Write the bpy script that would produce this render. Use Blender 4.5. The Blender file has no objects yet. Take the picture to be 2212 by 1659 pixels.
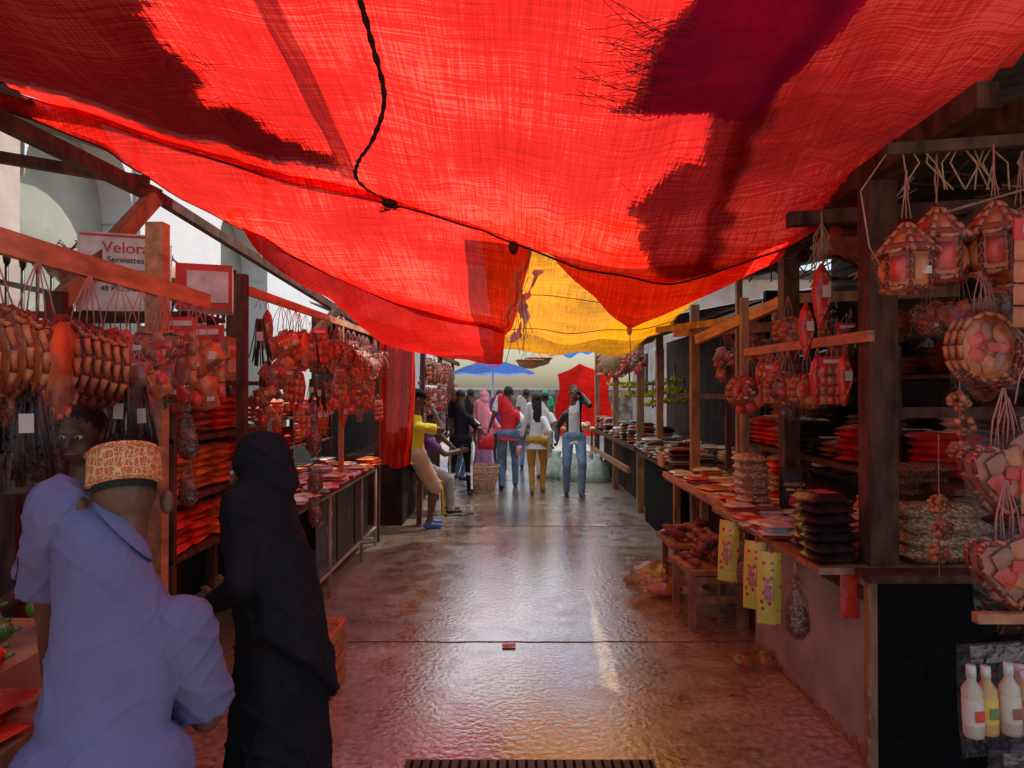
import bpy, math, random
from mathutils import Vector, Matrix, noise
from mathutils.bvhtree import BVHTree
R=random.Random(7)
V=Vector
sc=bpy.context.scene
COL=sc.collection

# ------------------------------------------------------------------ materials
def nt(name):
    m=bpy.data.materials.new(name); m.use_nodes=True
    t=m.node_tree; t.nodes.clear()
    o=t.nodes.new('ShaderNodeOutputMaterial')
    return m,t,o
def L(t,a,b): t.links.new(a,b)
def noise_node(t,scale,stretch=None,detail=4,coord='Object'):
    tc=t.nodes.new('ShaderNodeTexCoord'); mp=t.nodes.new('ShaderNodeMapping')
    if stretch: mp.inputs['Scale'].default_value=stretch
    L(t,tc.outputs[coord],mp.inputs[0])
    n=t.nodes.new('ShaderNodeTexNoise'); n.inputs['Scale'].default_value=scale; n.inputs['Detail'].default_value=detail
    L(t,mp.outputs[0],n.inputs['Vector'])
    return n,mp
def ramp(t,src,a,b,p0=.3,p1=.7):
    r=t.nodes.new('ShaderNodeValToRGB'); e=r.color_ramp.elements
    e[0].position=p0; e[1].position=p1; e[0].color=(*a,1); e[1].color=(*b,1)
    L(t,src,r.inputs[0]); return r
def mth(t,op,a,b,c=None):
    n=t.nodes.new('ShaderNodeMath'); n.operation=op
    for i,x in enumerate((a,b,c)):
        if x is None: continue
        if isinstance(x,(int,float)): n.inputs[i].default_value=x
        else: L(t,x,n.inputs[i])
    return n.outputs[0]
def M(name,c,rough=.6,var=.3,scale=6,bump=.15,bscale=40,coat=0,metal=0,stretch=None,c2=None,vor=0,bdist=.01,spec=.5):
    m,t,o=nt(name)
    p=t.nodes.new('ShaderNodeBsdfPrincipled'); L(t,p.outputs[0],o.inputs[0])
    n,mp=noise_node(t,scale,stretch)
    a=tuple(max(0,x*(1-var)) for x in c); b=tuple(min(1,x*(1+var)) for x in (c2 or c))
    if c2: a=c;b=c2
    r=ramp(t,n.outputs[0],a,b); L(t,r.outputs[0],p.inputs['Base Color'])
    p.inputs['Roughness'].default_value=rough; p.inputs['Metallic'].default_value=metal
    p.inputs['Specular IOR Level'].default_value=spec
    p.inputs['Coat Weight'].default_value=coat; p.inputs['Coat Roughness'].default_value=.12
    if bump:
        if vor:
            n2=t.nodes.new('ShaderNodeTexVoronoi'); n2.inputs['Scale'].default_value=vor; out=n2.outputs['Distance']
        else:
            n2=t.nodes.new('ShaderNodeTexNoise'); n2.inputs['Scale'].default_value=bscale; n2.inputs['Detail'].default_value=5; out=n2.outputs[0]
        L(t,mp.outputs[0],n2.inputs['Vector'])
        bp=t.nodes.new('ShaderNodeBump'); bp.inputs['Strength'].default_value=bump; bp.inputs['Distance'].default_value=bdist
        L(t,out,bp.inputs['Height']); L(t,bp.outputs[0],p.inputs['Normal'])
        if coat: L(t,bp.outputs[0],p.inputs['Coat Normal'])
        if vor:
            mx=t.nodes.new('ShaderNodeMixRGB'); mx.blend_type='MULTIPLY'; mx.inputs[0].default_value=.8
            rr=ramp(t,out,(1.1,1.1,1.1),(.3,.22,.15),.15,.75); L(t,r.outputs[0],mx.inputs[1]); L(t,rr.outputs[0],mx.inputs[2]); L(t,mx.outputs[0],p.inputs['Base Color'])
    return m
def tarp_mat(name,c,trans=.72,holes=.05,diff=None,weave=.35,mask=0,lo=1.2,hi=1.6,chi=None):
    m,t,o=nt(name)
    n1,_=noise_node(t,3,(1.0,34,1),4); n2,_=noise_node(t,3,(34,1.0,1),4); n3,_=noise_node(t,1.1,None,4)
    s=mth(t,'ADD',n1.outputs[0],mth(t,'MULTIPLY',n2.outputs[0],.8)); s=mth(t,'MULTIPLY_ADD',n3.outputs[0],1.0,s)
    mr=t.nodes.new('ShaderNodeMapRange'); L(t,s,mr.inputs[0]); mr.inputs[1].default_value=lo; mr.inputs[2].default_value=hi
    clo=tuple(x*(1-weave) for x in c)
    rr=ramp(t,mr.outputs[0],clo,chi or c,0,1)
    if chi:
        e=rr.color_ramp.elements.new(.55); e.color=(*[x*(1-weave*.42) for x in c],1)
    tr=t.nodes.new('ShaderNodeBsdfTranslucent'); L(t,rr.outputs[0],tr.inputs[0])
    df=t.nodes.new('ShaderNodeBsdfDiffuse'); df.inputs[0].default_value=(*(diff or [x*.6 for x in c]),1)
    ms=t.nodes.new('ShaderNodeMixShader'); ms.inputs[0].default_value=trans; L(t,df.outputs[0],ms.inputs[1]); L(t,tr.outputs[0],ms.inputs[2])
    tp=t.nodes.new('ShaderNodeBsdfTransparent')
    m2=t.nodes.new('ShaderNodeMixShader'); m2.inputs[0].default_value=holes; L(t,ms.outputs[0],m2.inputs[1]); L(t,tp.outputs[0],m2.inputs[2])
    out=m2.outputs[0]
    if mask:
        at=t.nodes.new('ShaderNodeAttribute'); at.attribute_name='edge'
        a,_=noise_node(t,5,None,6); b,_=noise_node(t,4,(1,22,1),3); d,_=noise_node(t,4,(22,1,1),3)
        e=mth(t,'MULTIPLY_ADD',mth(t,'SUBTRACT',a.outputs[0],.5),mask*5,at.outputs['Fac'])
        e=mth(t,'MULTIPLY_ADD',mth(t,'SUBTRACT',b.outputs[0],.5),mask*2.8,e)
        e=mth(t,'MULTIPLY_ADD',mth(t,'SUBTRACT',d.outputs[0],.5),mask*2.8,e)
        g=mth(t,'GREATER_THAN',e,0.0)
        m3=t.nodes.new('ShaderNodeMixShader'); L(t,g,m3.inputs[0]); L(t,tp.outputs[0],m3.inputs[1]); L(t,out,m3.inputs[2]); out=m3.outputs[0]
    L(t,out,o.inputs[0]); return m
def clear_mat(name,tint=(1,1,1),g=.02,f2=.10):
    m,t,o=nt(name)
    tp=t.nodes.new('ShaderNodeBsdfTransparent'); tp.inputs[0].default_value=(*tint,1)
    gl=t.nodes.new('ShaderNodeBsdfGlossy'); gl.inputs['Roughness'].default_value=.09
    n,_=noise_node(t,22,None,3); bp=t.nodes.new('ShaderNodeBump'); bp.inputs['Strength'].default_value=1; bp.inputs['Distance'].default_value=.03
    L(t,n.outputs[0],bp.inputs['Height']); L(t,bp.outputs[0],gl.inputs['Normal'])
    lw=t.nodes.new('ShaderNodeLayerWeight'); lw.inputs[0].default_value=.3
    f=mth(t,'MULTIPLY_ADD',lw.outputs['Facing'],f2,g)
    ms=t.nodes.new('ShaderNodeMixShader'); L(t,f,ms.inputs[0]); L(t,tp.outputs[0],ms.inputs[1]); L(t,gl.outputs[0],ms.inputs[2])
    L(t,ms.outputs[0],o.inputs[0]); return m

wood=M('wood',(.36,.18,.09),.65,.5,5,.3,30,stretch=(3,3,1))
wood_red=M('wood_orange',(.58,.23,.11),.6,.4,5,.3,30,stretch=(4,1,4))
wood_dk=M('wood_dark',(.11,.045,.03),.75,.6,5,.4,30,stretch=(3,3,1),spec=.3)
metal_dk=M('metal_dark',(.045,.04,.038),.45,.4,10,.2,60,metal=.3)
metal_gr=M('metal_grey_paint',(.24,.21,.19),.5,.5,3,.3,20,c2=(.54,.50,.46))
black_ply=M('black_plywood',(.008,.006,.007),.9,.6,12,.3,40,spec=.15)
plaster_w=M('plaster_white',(.72,.72,.72),.85,.2,1.6,.3,15,c2=(.84,.83,.80))
plaster_p=M('plaster_worn',(.56,.42,.36),.85,.2,2.2,.4,15,c2=(.80,.67,.58))
plaster_g=M('plaster_greenish',(.42,.42,.33),.85,.2,2,.3,15)
dark=M('dark_interior',(.04,.026,.02),.9,.5,3,.3,10,spec=.2)
tin=M('corrugated_tin',(.16,.13,.115),.55,.4,2,.2,20,metal=.3)
rope_m=M('rope',(.45,.28,.15),.8,.3,40,.3,90)
rope_dk=M('rope_dark',(.04,.008,.007),.8,.3,40,.3,90)
string_m=M('string_pink',(.55,.22,.17),.6,.2,20,0)
tan_b=M('braid_tan',(.66,.20,.075),.6,.3,30,.3,80)
brn_b=M('braid_brown',(.22,.03,.018),.6,.4,30,.3,80)
red_s=M('spice_red',(.78,.045,.02),.4,.45,14,.5,35,coat=.7)
org_s=M('spice_orange',(.80,.18,.04),.4,.4,14,.5,35,coat=.7)
brn_s=M('spice_brown',(.34,.09,.04),.4,.4,14,.5,35,coat=.8)
blk_s=M('spice_black',(.035,.018,.018),.3,.5,14,.6,30,coat=1)
nut_s=M('cashew_nuts',(.80,.55,.31),.45,.25,30,.9,40,coat=.7,vor=55,bdist=.012)
seed_s=M('brown_seeds',(.42,.17,.09),.5,.3,30,.9,40,coat=.5,vor=75,bdist=.01)
wht_s=M('white_packet',(.78,.74,.69),.35,.25,12,.4,30,coat=.8)
pnk_s=M('pink_packet',(.74,.30,.30),.35,.3,12,.4,30,coat=.8)
card=M('cardboard',(.44,.25,.14),.8,.2,5,.1,30)
label=M('paper_label',(.78,.64,.55),.5,.08,8,0)
label_r=M('label_red',(.72,.04,.03),.4,.2,8,0)
label_y=M('label_yellow',(.84,.52,.08),.4,.2,8,0)
stick_m=M('vanilla_pod',(.03,.012,.01),.4,.5,30,.3,60,coat=.3)
clear=clear_mat('clear_plastic')
clear2=clear_mat('cloudy_plastic',(.84,.80,.78),.10,.15)
skin=M('skin_dark',(.15,.066,.040),.45,.15,12,.12,120)
skin2=M('skin_brown',(.17,.07,.04),.45,.15,12,.12,120)
hair_m=M('hair_black',(.012,.010,.010),.7,.3,60,.6,120)
white_c=M('cloth_white',(.78,.77,.76),.8,.08,6,.2,60)
black_c=M('cloth_black',(.012,.009,.013),.85,.3,6,.25,60,spec=.25)
jacket=M('jacket_black',(.02,.02,.022),.45,.3,6,.3,40)
jeans=M('denim',(.12,.20,.34),.8,.35,7,.3,120)
jeans_l=M('denim_light',(.20,.31,.46),.8,.35,7,.3,120)
polo=M('polo_periwinkle',(.185,.160,.300),.9,.12,5,.3,420,bdist=.001,spec=.15)
yellow_c=M('cloth_yellow',(.85,.75,.04),.8,.1,6,.2,60)
khaki=M('cloth_khaki',(.55,.42,.27),.8,.12,6,.2,60)
grey_c=M('cloth_grey',(.46,.45,.44),.8,.12,6,.2,60)
red_c=M('cloth_red',(.75,.02,.03),.8,.1,6,.2,60)
pink_c=M('cloth_pink',(.88,.30,.40),.8,.1,6,.2,60)
mustard=M('cloth_mustard',(.52,.27,.04),.8,.12,6,.2,60)
violet=M('cloth_violet',(.15,.035,.18),.8,.15,6,.2,60)
violet_l=M('cloth_lilac',(.52,.28,.52),.8,.1,6,.2,60)
green_c=M('cloth_green',(.03,.36,.2),.8,.1,6,.2,60)
blue_p=M('blue_rubber',(.06,.15,.50),.5,.1,6,.1,60)
shoe_d=M('shoe_dark',(.03,.025,.022),.5,.3,8,.1,60)
shoe_b=M('shoe_brown',(.18,.08,.04),.5,.3,8,.1,60)
eye_w=M('eye_white',(.7,.68,.64),.3,.05,8,0)
green_v=M('pepper_green',(.05,.14,.02),.25,.5,9,.1,20,coat=.5,c2=(.14,.28,.04))
red_v=M('tomato_red',(.6,.03,.02),.25,.3,9,.1,20,coat=.5)
potato=M('sweet_potato',(.18,.04,.045),.75,.4,12,.5,40,c2=(.34,.11,.10))
banana_m=M('banana_peel',(.55,.55,.05),.5,.2,5,.1,20,c2=(.75,.60,.05))
wicker=M('wicker',(.55,.38,.20),.7,.4,40,.4,60)
straw_m=M('straw',(.30,.12,.08),.8,.3,20,.2,60)
sack_o=clear_mat('mesh_sack_orange',(.92,.70,.52),.16,.25)
sack_f=M('sack_fill',(.56,.24,.09))
tyre_m=M('tyre_blue',(.03,.04,.10))
sack_g=M('sack_green_white',(.45,.58,.48),.6,.3,9,.6,16)
umb_b=tarp_mat('umbrella_blue',(.14,.32,.90),.7,.0)
plast_c=M('bottle_cream',(.66,.52,.38),.35,.15,10,.05,20,coat=.6)
plast_o=M('bottle_orange',(.72,.36,.12),.35,.15,10,.05,20,coat=.6)
blue_t=tarp_mat('tarp_blue',(.06,.30,.85),.6,.02)
white_t=tarp_mat('fill_sheet_white',(.96,.97,.98),.90,.28,weave=.08)
red_t=tarp_mat('tarp_red',(.96,.017,.008),.86,.018,weave=.60,lo=1.12,hi=1.70,chi=(.99,.085,.05))  # coral top tone paints strong-light highlights into the cloth colour
red_t2=tarp_mat('tarp_red_dull',(.66,.012,.008),.7,.01,weave=.45)
yel_t=tarp_mat('tarp_yellow',(.92,.34,.008),.75,.02,weave=.6)
dk_over=tarp_mat('shade_cover_sheet',(.13,.10,.12),.6,.006,mask=.05)
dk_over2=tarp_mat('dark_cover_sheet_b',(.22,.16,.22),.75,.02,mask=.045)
mid_over=tarp_mat('shade_sheet',(.34,.26,.26),.8,.04,mask=.02)
seam_t=tarp_mat('seam_band',(.5,.4,.4),.85,.10)
purple_t=tarp_mat('shade_purple',(.62,.04,.20),.72,.02,diff=(.60,.02,.18),mask=.035)

def kofia_mat():
    m,t,o=nt('kofia_embroidery')
    p=t.nodes.new('ShaderNodeBsdfPrincipled'); L(t,p.outputs[0],o.inputs[0]); p.inputs['Roughness'].default_value=.8
    tc=t.nodes.new('ShaderNodeTexCoord')
    v=t.nodes.new('ShaderNodeTexVoronoi'); v.feature='DISTANCE_TO_EDGE'; v.inputs['Scale'].default_value=44; v.inputs['Randomness'].default_value=.5; L(t,tc.outputs['Object'],v.inputs['Vector'])
    v2=t.nodes.new('ShaderNodeTexWave'); v2.inputs['Scale'].default_value=30; v2.inputs['Distortion'].default_value=7; v2.inputs['Detail'].default_value=1; v2.inputs['Detail Scale'].default_value=3; L(t,tc.outputs['Object'],v2.inputs['Vector'])
    r1=ramp(t,v.outputs['Distance'],(1,1,1),(0,0,0),.03,.07)
    r2=ramp(t,v2.outputs['Fac'],(0,0,0),(1,1,1),.84,.94)
    mm=mth(t,'MAXIMUM',r1.outputs[0],r2.outputs[0])
    r=ramp(t,mm,(.66,.14,.03),(.88,.52,.26),.3,.6); L(t,r.outputs[0],p.inputs['Base Color'])
    b=t.nodes.new('ShaderNodeBump'); b.inputs['Strength'].default_value=.5; b.inputs['Distance'].default_value=.004; L(t,mm,b.inputs['Height']); L(t,b.outputs[0],p.inputs['Normal'])
    return m
kofia=kofia_mat()
def heart_yellow():
    m,t,o=nt('yellow_print_bag')
    p=t.nodes.new('ShaderNodeBsdfPrincipled'); L(t,p.outputs[0],o.inputs[0]); p.inputs['Roughness'].default_value=.4; p.inputs['Coat Weight'].default_value=.5
    tc=t.nodes.new('ShaderNodeTexCoord'); v=t.nodes.new('ShaderNodeTexVoronoi'); v.inputs['Scale'].default_value=26; v.inputs['Randomness'].default_value=.4; L(t,tc.outputs['Object'],v.inputs['Vector'])
    r=ramp(t,v.outputs['Distance'],(.80,.03,.10),(.88,.86,.12),.26,.30); L(t,r.outputs[0],p.inputs['Base Color']); return m
ybag=heart_yellow()
def floor_mat():
    m,t,o=nt('wet_concrete')
    p=t.nodes.new('ShaderNodeBsdfPrincipled'); L(t,p.outputs[0],o.inputs[0])
    n1,mp=noise_node(t,.9,None,6); n2,_=noise_node(t,26,None,6); n3,_=noise_node(t,.55,(1,.5,1),5); n4,_=noise_node(t,5,(1,1,1),7)
    r=ramp(t,n1.outputs[0],(.19,.13,.08),(.42,.32,.22),.35,.7)
    r2=ramp(t,n2.outputs[0],(.36,.33,.29),(1.6,1.55,1.45),.36,.66)
    mx=t.nodes.new('ShaderNodeMixRGB'); mx.blend_type='MULTIPLY'; mx.inputs[0].default_value=.9; L(t,r.outputs[0],mx.inputs[1]); L(t,r2.outputs[0],mx.inputs[2]); L(t,mx.outputs[0],p.inputs['Base Color'])
    sx=t.nodes.new('ShaderNodeSeparateXYZ'); L(t,mp.outputs[0],sx.inputs[0])
    ab=mth(t,'ABSOLUTE',mth(t,'SUBTRACT',sx.outputs[0],.15),0)
    ma=mth(t,'MULTIPLY_ADD',ab,.30,n3.outputs[0]); mb=mth(t,'MULTIPLY_ADD',n4.outputs[0],.7,ma)
    mr=t.nodes.new('ShaderNodeMapRange'); L(t,mb,mr.inputs[0]); mr.inputs[1].default_value=.84; mr.inputs[2].default_value=1.32; mr.inputs[3].default_value=.03; mr.inputs[4].default_value=.48
    L(t,mr.outputs[0],p.inputs['Roughness'])
    p.inputs['IOR'].default_value=1.9; p.inputs['Coat Weight'].default_value=1.0; p.inputs['Coat IOR'].default_value=2.2
    L(t,mr.outputs[0],p.inputs['Coat Roughness'])
    bp=t.nodes.new('ShaderNodeBump'); bp.inputs['Strength'].default_value=.42; bp.inputs['Distance'].default_value=.008
    n5,_=noise_node(t,30,(1,1,1),7); L(t,n5.outputs[0],bp.inputs['Height']); L(t,bp.outputs[0],p.inputs['Normal']); L(t,bp.outputs[0],p.inputs['Coat Normal'])
    return m
floor_m=floor_mat()
joint_m=M('joint_dirt',(.10,.07,.05),.8,.5,20,.2,60)
stone_m=M('stone_wall',(.42,.39,.35),.85,.3,3,.8,8,vor=4,bdist=.05)
leaf_m=M('leaf',(.06,.11,.03),.6,.5,4,0)
bark=M('bark',(.12,.08,.05),.9,.3,8,.4,20)

# ------------------------------------------------------------------ mesh builder
class MB:
    def __init__(s): s.v=[];s.f=[];s.m=[];s.s=[];s.mats=[];s.X=Matrix()
    def mi(s,mat):
        if mat not in s.mats: s.mats.append(mat)
        return s.mats.index(mat)
    def add(s,vs,fs,mat,smooth=True):
        b=len(s.v); s.v.extend([s.X@V(p) for p in vs]); k=s.mi(mat)
        for f in fs: s.f.append([i+b for i in f]); s.m.append(k); s.s.append(smooth)
    def box(s,c,size,mat,rot=None):
        c=V(c); h=V(size)/2; vs=[]
        for x in(-1,1):
            for y in(-1,1):
                for z in(-1,1):
                    p=V((x*h.x,y*h.y,z*h.z))
                    if rot is not None: p=rot@p
                    vs.append(c+p)
        s.add(vs,[(0,1,3,2),(4,6,7,5),(0,4,5,1),(2,3,7,6),(0,2,6,4),(1,5,7,3)],mat,False)
    def beam(s,a,b,w,h,mat):
        a=V(a);b=V(b);d=b-a; q=d.to_track_quat('Y','Z').to_matrix()
        s.box((a+b)/2,(w,d.length,h),mat,q)
    def loft(s,rings,mat,n=16,cap=True,fold=None,smooth=True,closed=False):
        vs=[];fs=[]
        for k,r in enumerate(rings):
            c=V(r[0]);X=V(r[3]) if len(r)>3 else V((1,0,0));Y=V(r[4]) if len(r)>4 else V((0,1,0))
            for i in range(n):
                a=2*math.pi*i/n; f=1
                if fold: f=1+fold[0]*(k/len(rings))*(math.sin(fold[1]*a+fold[2]+k*.25)+.5*math.sin(fold[1]*1.7*a+k*.4))
                vs.append(c+X*math.cos(a)*r[1]*f+Y*math.sin(a)*r[2]*f)
        m=len(rings)
        for k in range(m-1):
            for i in range(n):
                j=(i+1)%n; fs.append((k*n+i,k*n+j,(k+1)*n+j,(k+1)*n+i))
        if cap: fs.append(tuple(range(n-1,-1,-1))); fs.append(tuple((m-1)*n+i for i in range(n)))
        s.add(vs,fs,mat,smooth)
    def tube(s,pts,r,mat,n=6,r1=None):
        pts=[V(p) for p in pts]; rings=[]
        for i,p in enumerate(pts):
            d=(pts[min(i+1,len(pts)-1)]-pts[max(i-1,0)]).normalized()
            X=d.orthogonal().normalized() if i==0 else (rings[-1][3]-d*rings[-1][3].dot(d)).normalized()
            rr=r if r1 is None else r+(r1-r)*i/(len(pts)-1)
            rings.append((p,rr,rr,X,d.cross(X)))
        s.loft(rings,mat,n)
    def cap(s,a,b,r0,r1,mat,n=12,flat=1,X=None):
        a=V(a);b=V(b);d=b-a; ln=d.length
        if ln<1e-5: d=V((0,0,1)); 
        d=d.normalized()
        if X is None: X=d.orthogonal().normalized()
        else: X=V(X);X=(X-d*X.dot(d)).normalized()
        Y=d.cross(X); rings=[]
        for k in range(4,-1,-1):
            t=k/4*1.45; rings.append((a-d*r0*math.sin(t),r0*math.cos(t),r0*math.cos(t)*flat,X,Y))
        for k in (0.33,.66): rings.append((a+(b-a)*k,r0+(r1-r0)*k,(r0+(r1-r0)*k)*flat,X,Y))
        for k in range(0,5):
            t=k/4*1.45; rings.append((b+d*r1*math.sin(t),r1*math.cos(t),r1*math.cos(t)*flat,X,Y))
        s.loft(rings,mat,n)
    def ell(s,c,r,mat,X=(1,0,0),Y=(0,1,0),Z=(0,0,1),n=14,m=9):
        c=V(c);X=V(X);Y=V(Y);Z=V(Z);rings=[]
        for k in range(m+1):
            t=-1.5+3.0*k/m
            rings.append((c+Z*r[2]*math.sin(t),r[0]*math.cos(t),r[1]*math.cos(t),X,Y))
        s.loft(rings,mat,n)
    def pillow(s,c,Lx,Ly,H,mat,rot=None,nu=9,nv=7,seed=0,noi=.15):
        c=V(c)
        for sg in(1,-1):
            vs=[];fs=[]
            for i in range(nu):
                for j in range(nv):
                    u=-1+2*i/(nu-1);w=-1+2*j/(nv-1)
                    h=max(0,(1-abs(u)**5)*(1-abs(w)**4))**.6
                    nn=noise.noise(V((u*2+seed,w*2+sg,seed*1.7)))
                    p=V((u*Lx/2*(1-.05*abs(w)**2*(1 if abs(u)>.9 else 0)),w*Ly/2,sg*H/2*h*(1+noi*nn*2)))
                    if rot is not None: p=rot@p
                    vs.append(c+p)
            for i in range(nu-1):
                for j in range(nv-1):
                    q=(i*nv+j,(i+1)*nv+j,(i+1)*nv+j+1,i*nv+j+1)
                    fs.append(q if sg>0 else q[::-1])
            s.add(vs,fs,mat)
    def braid(s,pts,r,ma,mb,closed=True,n=5):
        k=len(pts); pts=[V(p) for p in pts]
        for i in range(k if closed else k-1):
            a=pts[i];b=pts[(i+1)%k]; d=(b-a); o=d.orthogonal().normalized()*r*.35*(1 if i%2 else -1)
            s.tube([a-d*.3+o,(a+b)/2+o*1.6,b+d*.3-o],r,ma if i%2 else mb,n,r*.7)
    def mesh(s,name):
        me=bpy.data.meshes.new(name); me.from_pydata([tuple(p) for p in s.v],[],s.f)
        for m in s.mats: me.materials.append(m)
        me.polygons.foreach_set('material_index',s.m); me.polygons.foreach_set('use_smooth',s.s); me.update(); return me
    def obj(s,name,loc=(0,0,0),parent=None):
        o=bpy.data.objects.new(name,s.mesh(name)); o.location=loc; COL.objects.link(o)
        if parent: o.parent=parent
        return o
def inst(me,name,loc,rz=0,sc_=1,tilt=0):
    o=bpy.data.objects.new(name,me); o.location=loc; o.rotation_euler=(tilt,R.uniform(-.06,.06),rz); o.scale=(sc_,)*3; COL.objects.link(o); return o
def text(body,size,mat,loc,rot,parent,name='lettering'):
    cu=bpy.data.curves.new(name,'FONT'); cu.body=body; cu.size=size; cu.extrude=.0008; cu.align_x='CENTER'; cu.align_y='CENTER'
    cu.materials.append(mat); o=bpy.data.objects.new(name,cu); COL.objects.link(o); o.location=loc; o.rotation_euler=rot
    if parent: o.parent=parent
    return o
def RZ(a): return Matrix.Rotation(a,3,'Z')

# ------------------------------------------------------------------ ground
mb=MB(); mb.add([(-60,-40,0),(60,-40,0),(60,90,0),(-60,90,0)],[(0,1,2,3)],floor_m,False); mb.obj('ground')
mb=MB()
for y in (4.69,8.7,13.2):
    pp=[(-1.6+3.4*k/40,y+.012*noise.noise(V((k*.5,y,0))),.0025) for k in range(41)]
    for a,b in zip(pp,pp[1:]): mb.beam(a,b,.007,.003,joint_m)
mb.obj('floor_joint')
mb=MB(); mb.box((.08,3.13,.006),(1.1,.10,.008),metal_dk)
for i in range(26): mb.box((-.44+i*.042,3.13,.012),(.012,.07,.006),black_ply)
mb.obj('drain_grate')

# ------------------------------------------------------------------ tarps
def poly(pts,s):
    k=s*(len(pts)-1); i=min(int(k),len(pts)-2); f=k-i
    p0=V(pts[max(i-1,0)]);p1=V(pts[i]);p2=V(pts[i+1]);p3=V(pts[min(i+2,len(pts)-1)])
    return .5*((2*p1)+(p2-p0)*f+(2*p0-5*p1+4*p2-p3)*f*f+(3*p1-p0-3*p2+p3)*f**3)
FE=[(-3.0,3.65,3.35),(-2.53,3.74,3.2),(-2.01,3.87,3.05),(-1.6,3.96,2.94),(-1.23,4.05,2.85),(-.75,4.18,2.77),(-.35,4.28,2.68),(.01,4.39,2.58),(.57,4.51,2.41),(1.03,4.6,2.36),(1.44,4.46,2.45),(1.77,4.29,2.6),(2.10,4.05,2.8),(2.27,3.73,2.95),(2.34,3.25,3.1),(2.6,2.7,3.25)]
YN=1.75
def T(s,t):
    e=poly(FE,s); x=-3.4+6.6*s; n=V((x,YN,3.17+.14*abs(x/3.3)))
    p=e.lerp(n,t)
    p.z+=.06*noise.noise(V((p.x*1.3,p.y*.7,0)))*min(1,t*4)
    p.z+=.014*math.sin(p.x*9+p.y*2.5+2*noise.noise(p*1.1))*min(1,t*5+.2)
    dx=p.x-2.15;dy=p.y-3.9; rr=math.hypot(dx,dy); a=math.atan2(dy,dx)
    p.z+=.036*math.sin(a*26)*math.exp(-rr*.75)*min(1,rr*2)
    dx=p.x+.0;dy=p.y-4.5; rr=math.hypot(dx,dy); a=math.atan2(dy,dx)
    p.z+=.018*math.sin(a*18)*math.exp(-rr*1.0)*min(1,rr*2)
    p.z+=.006*noise.noise(V((p.x*14,p.y*3,1)))
    return p
def grid(fn,nu,nv,mat,name,off=0,poly_=None):
    mb=MB(); vs=[fn(i/nu,j/nv)+V((0,0,off)) for i in range(nu+1) for j in range(nv+1)]; fs=[]
    ed=None
    if poly_: ed=[sdist(p.x,p.y,poly_) for p in vs]
    for i in range(nu):
        for j in range(nv):
            q=(i*(nv+1)+j,(i+1)*(nv+1)+j,(i+1)*(nv+1)+j+1,i*(nv+1)+j+1)
            if ed and max(ed[k] for k in q)<-.16: continue
            fs.append(q)
    if ed:
        used=sorted({k for f in fs for k in f}); mp={k:i for i,k in enumerate(used)}
        vs=[vs[k] for k in used]; fs=[tuple(mp[k] for k in f) for f in fs]; ed=[ed[k] for k in used]
    mb.add(vs,fs,mat); o=mb.obj(name)
    if ed:
        at=o.data.attributes.new('edge','FLOAT','POINT'); at.data.foreach_set('value',ed)
    return o
def inside(p,pl):
    x,y=p; r=False; j=len(pl)-1
    for i in range(len(pl)):
        xi,yi=pl[i];xj,yj=pl[j]
        if (yi>y)!=(yj>y) and x<(xj-xi)*(y-yi)/(yj-yi)+xi: r=not r
        j=i
    return r
def sdist(x,y,pl):
    d=9
    for i in range(len(pl)):
        ax,ay=pl[i-1];bx,by=pl[i]; ux,uy=bx-ax,by-ay; k=max(0,min(1,((x-ax)*ux+(y-ay)*uy)/(ux*ux+uy*uy+1e-9)))
        d=min(d,math.hypot(x-ax-k*ux,y-ay-k*uy))
    return d if inside((x,y),pl) else -d
grid(T,150,80,red_t,'red_tarpaulin')
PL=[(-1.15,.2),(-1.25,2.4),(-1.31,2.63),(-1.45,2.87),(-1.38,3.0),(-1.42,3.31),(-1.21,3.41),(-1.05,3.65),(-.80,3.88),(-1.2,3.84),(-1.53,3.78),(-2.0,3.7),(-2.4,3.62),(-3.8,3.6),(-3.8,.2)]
grid(T,150,80,dk_over,'shade_cover_sheet',.03,PL)  # sheet added over the canopy, cut to the outline of a roof's shadow
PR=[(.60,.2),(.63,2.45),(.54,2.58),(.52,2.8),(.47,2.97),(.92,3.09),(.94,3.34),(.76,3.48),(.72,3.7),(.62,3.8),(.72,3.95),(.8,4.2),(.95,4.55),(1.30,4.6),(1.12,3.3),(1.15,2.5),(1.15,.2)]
grid(T,150,80,dk_over2,'shade_cover_sheet',.03,PR)
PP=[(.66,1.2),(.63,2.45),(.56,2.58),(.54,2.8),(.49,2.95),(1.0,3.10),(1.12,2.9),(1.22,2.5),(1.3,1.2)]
grid(T,150,80,purple_t,'purple_shade_patch',-.014,PP)  # purple shade from the overlay above, put into this layer's colour
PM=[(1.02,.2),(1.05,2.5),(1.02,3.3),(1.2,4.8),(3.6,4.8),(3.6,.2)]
grid(T,120,80,mid_over,'shade_sheet',.06,PM)  # sheet added above to put medium shadow on the canopy's right side
mb=MB()
def Txy(x,y,dz=0):
    s=(x+3.2)/6.2; t=(4.3-y)/2.6
    for _ in range(50):
        s=min(1,max(0,s));t=min(1,max(0,t)); p=T(s,t); s+=(x-p.x)*.10; t-=(y-p.y)*.2
    return V((p.x,p.y,p.z+dz))
seam=[(-.54,1.9),(-.54,2.15),(-.54,2.4),(-.54,2.7),(-.56,3.1),(-.66,3.4),(-.80,3.7),(-.85,3.9),(-.74,4.14)]
vs=[];fs=[];n=100
cp=[Txy(*poly([(a,b,0) for a,b in seam],k/n).xy) for k in range(n+1)]
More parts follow.
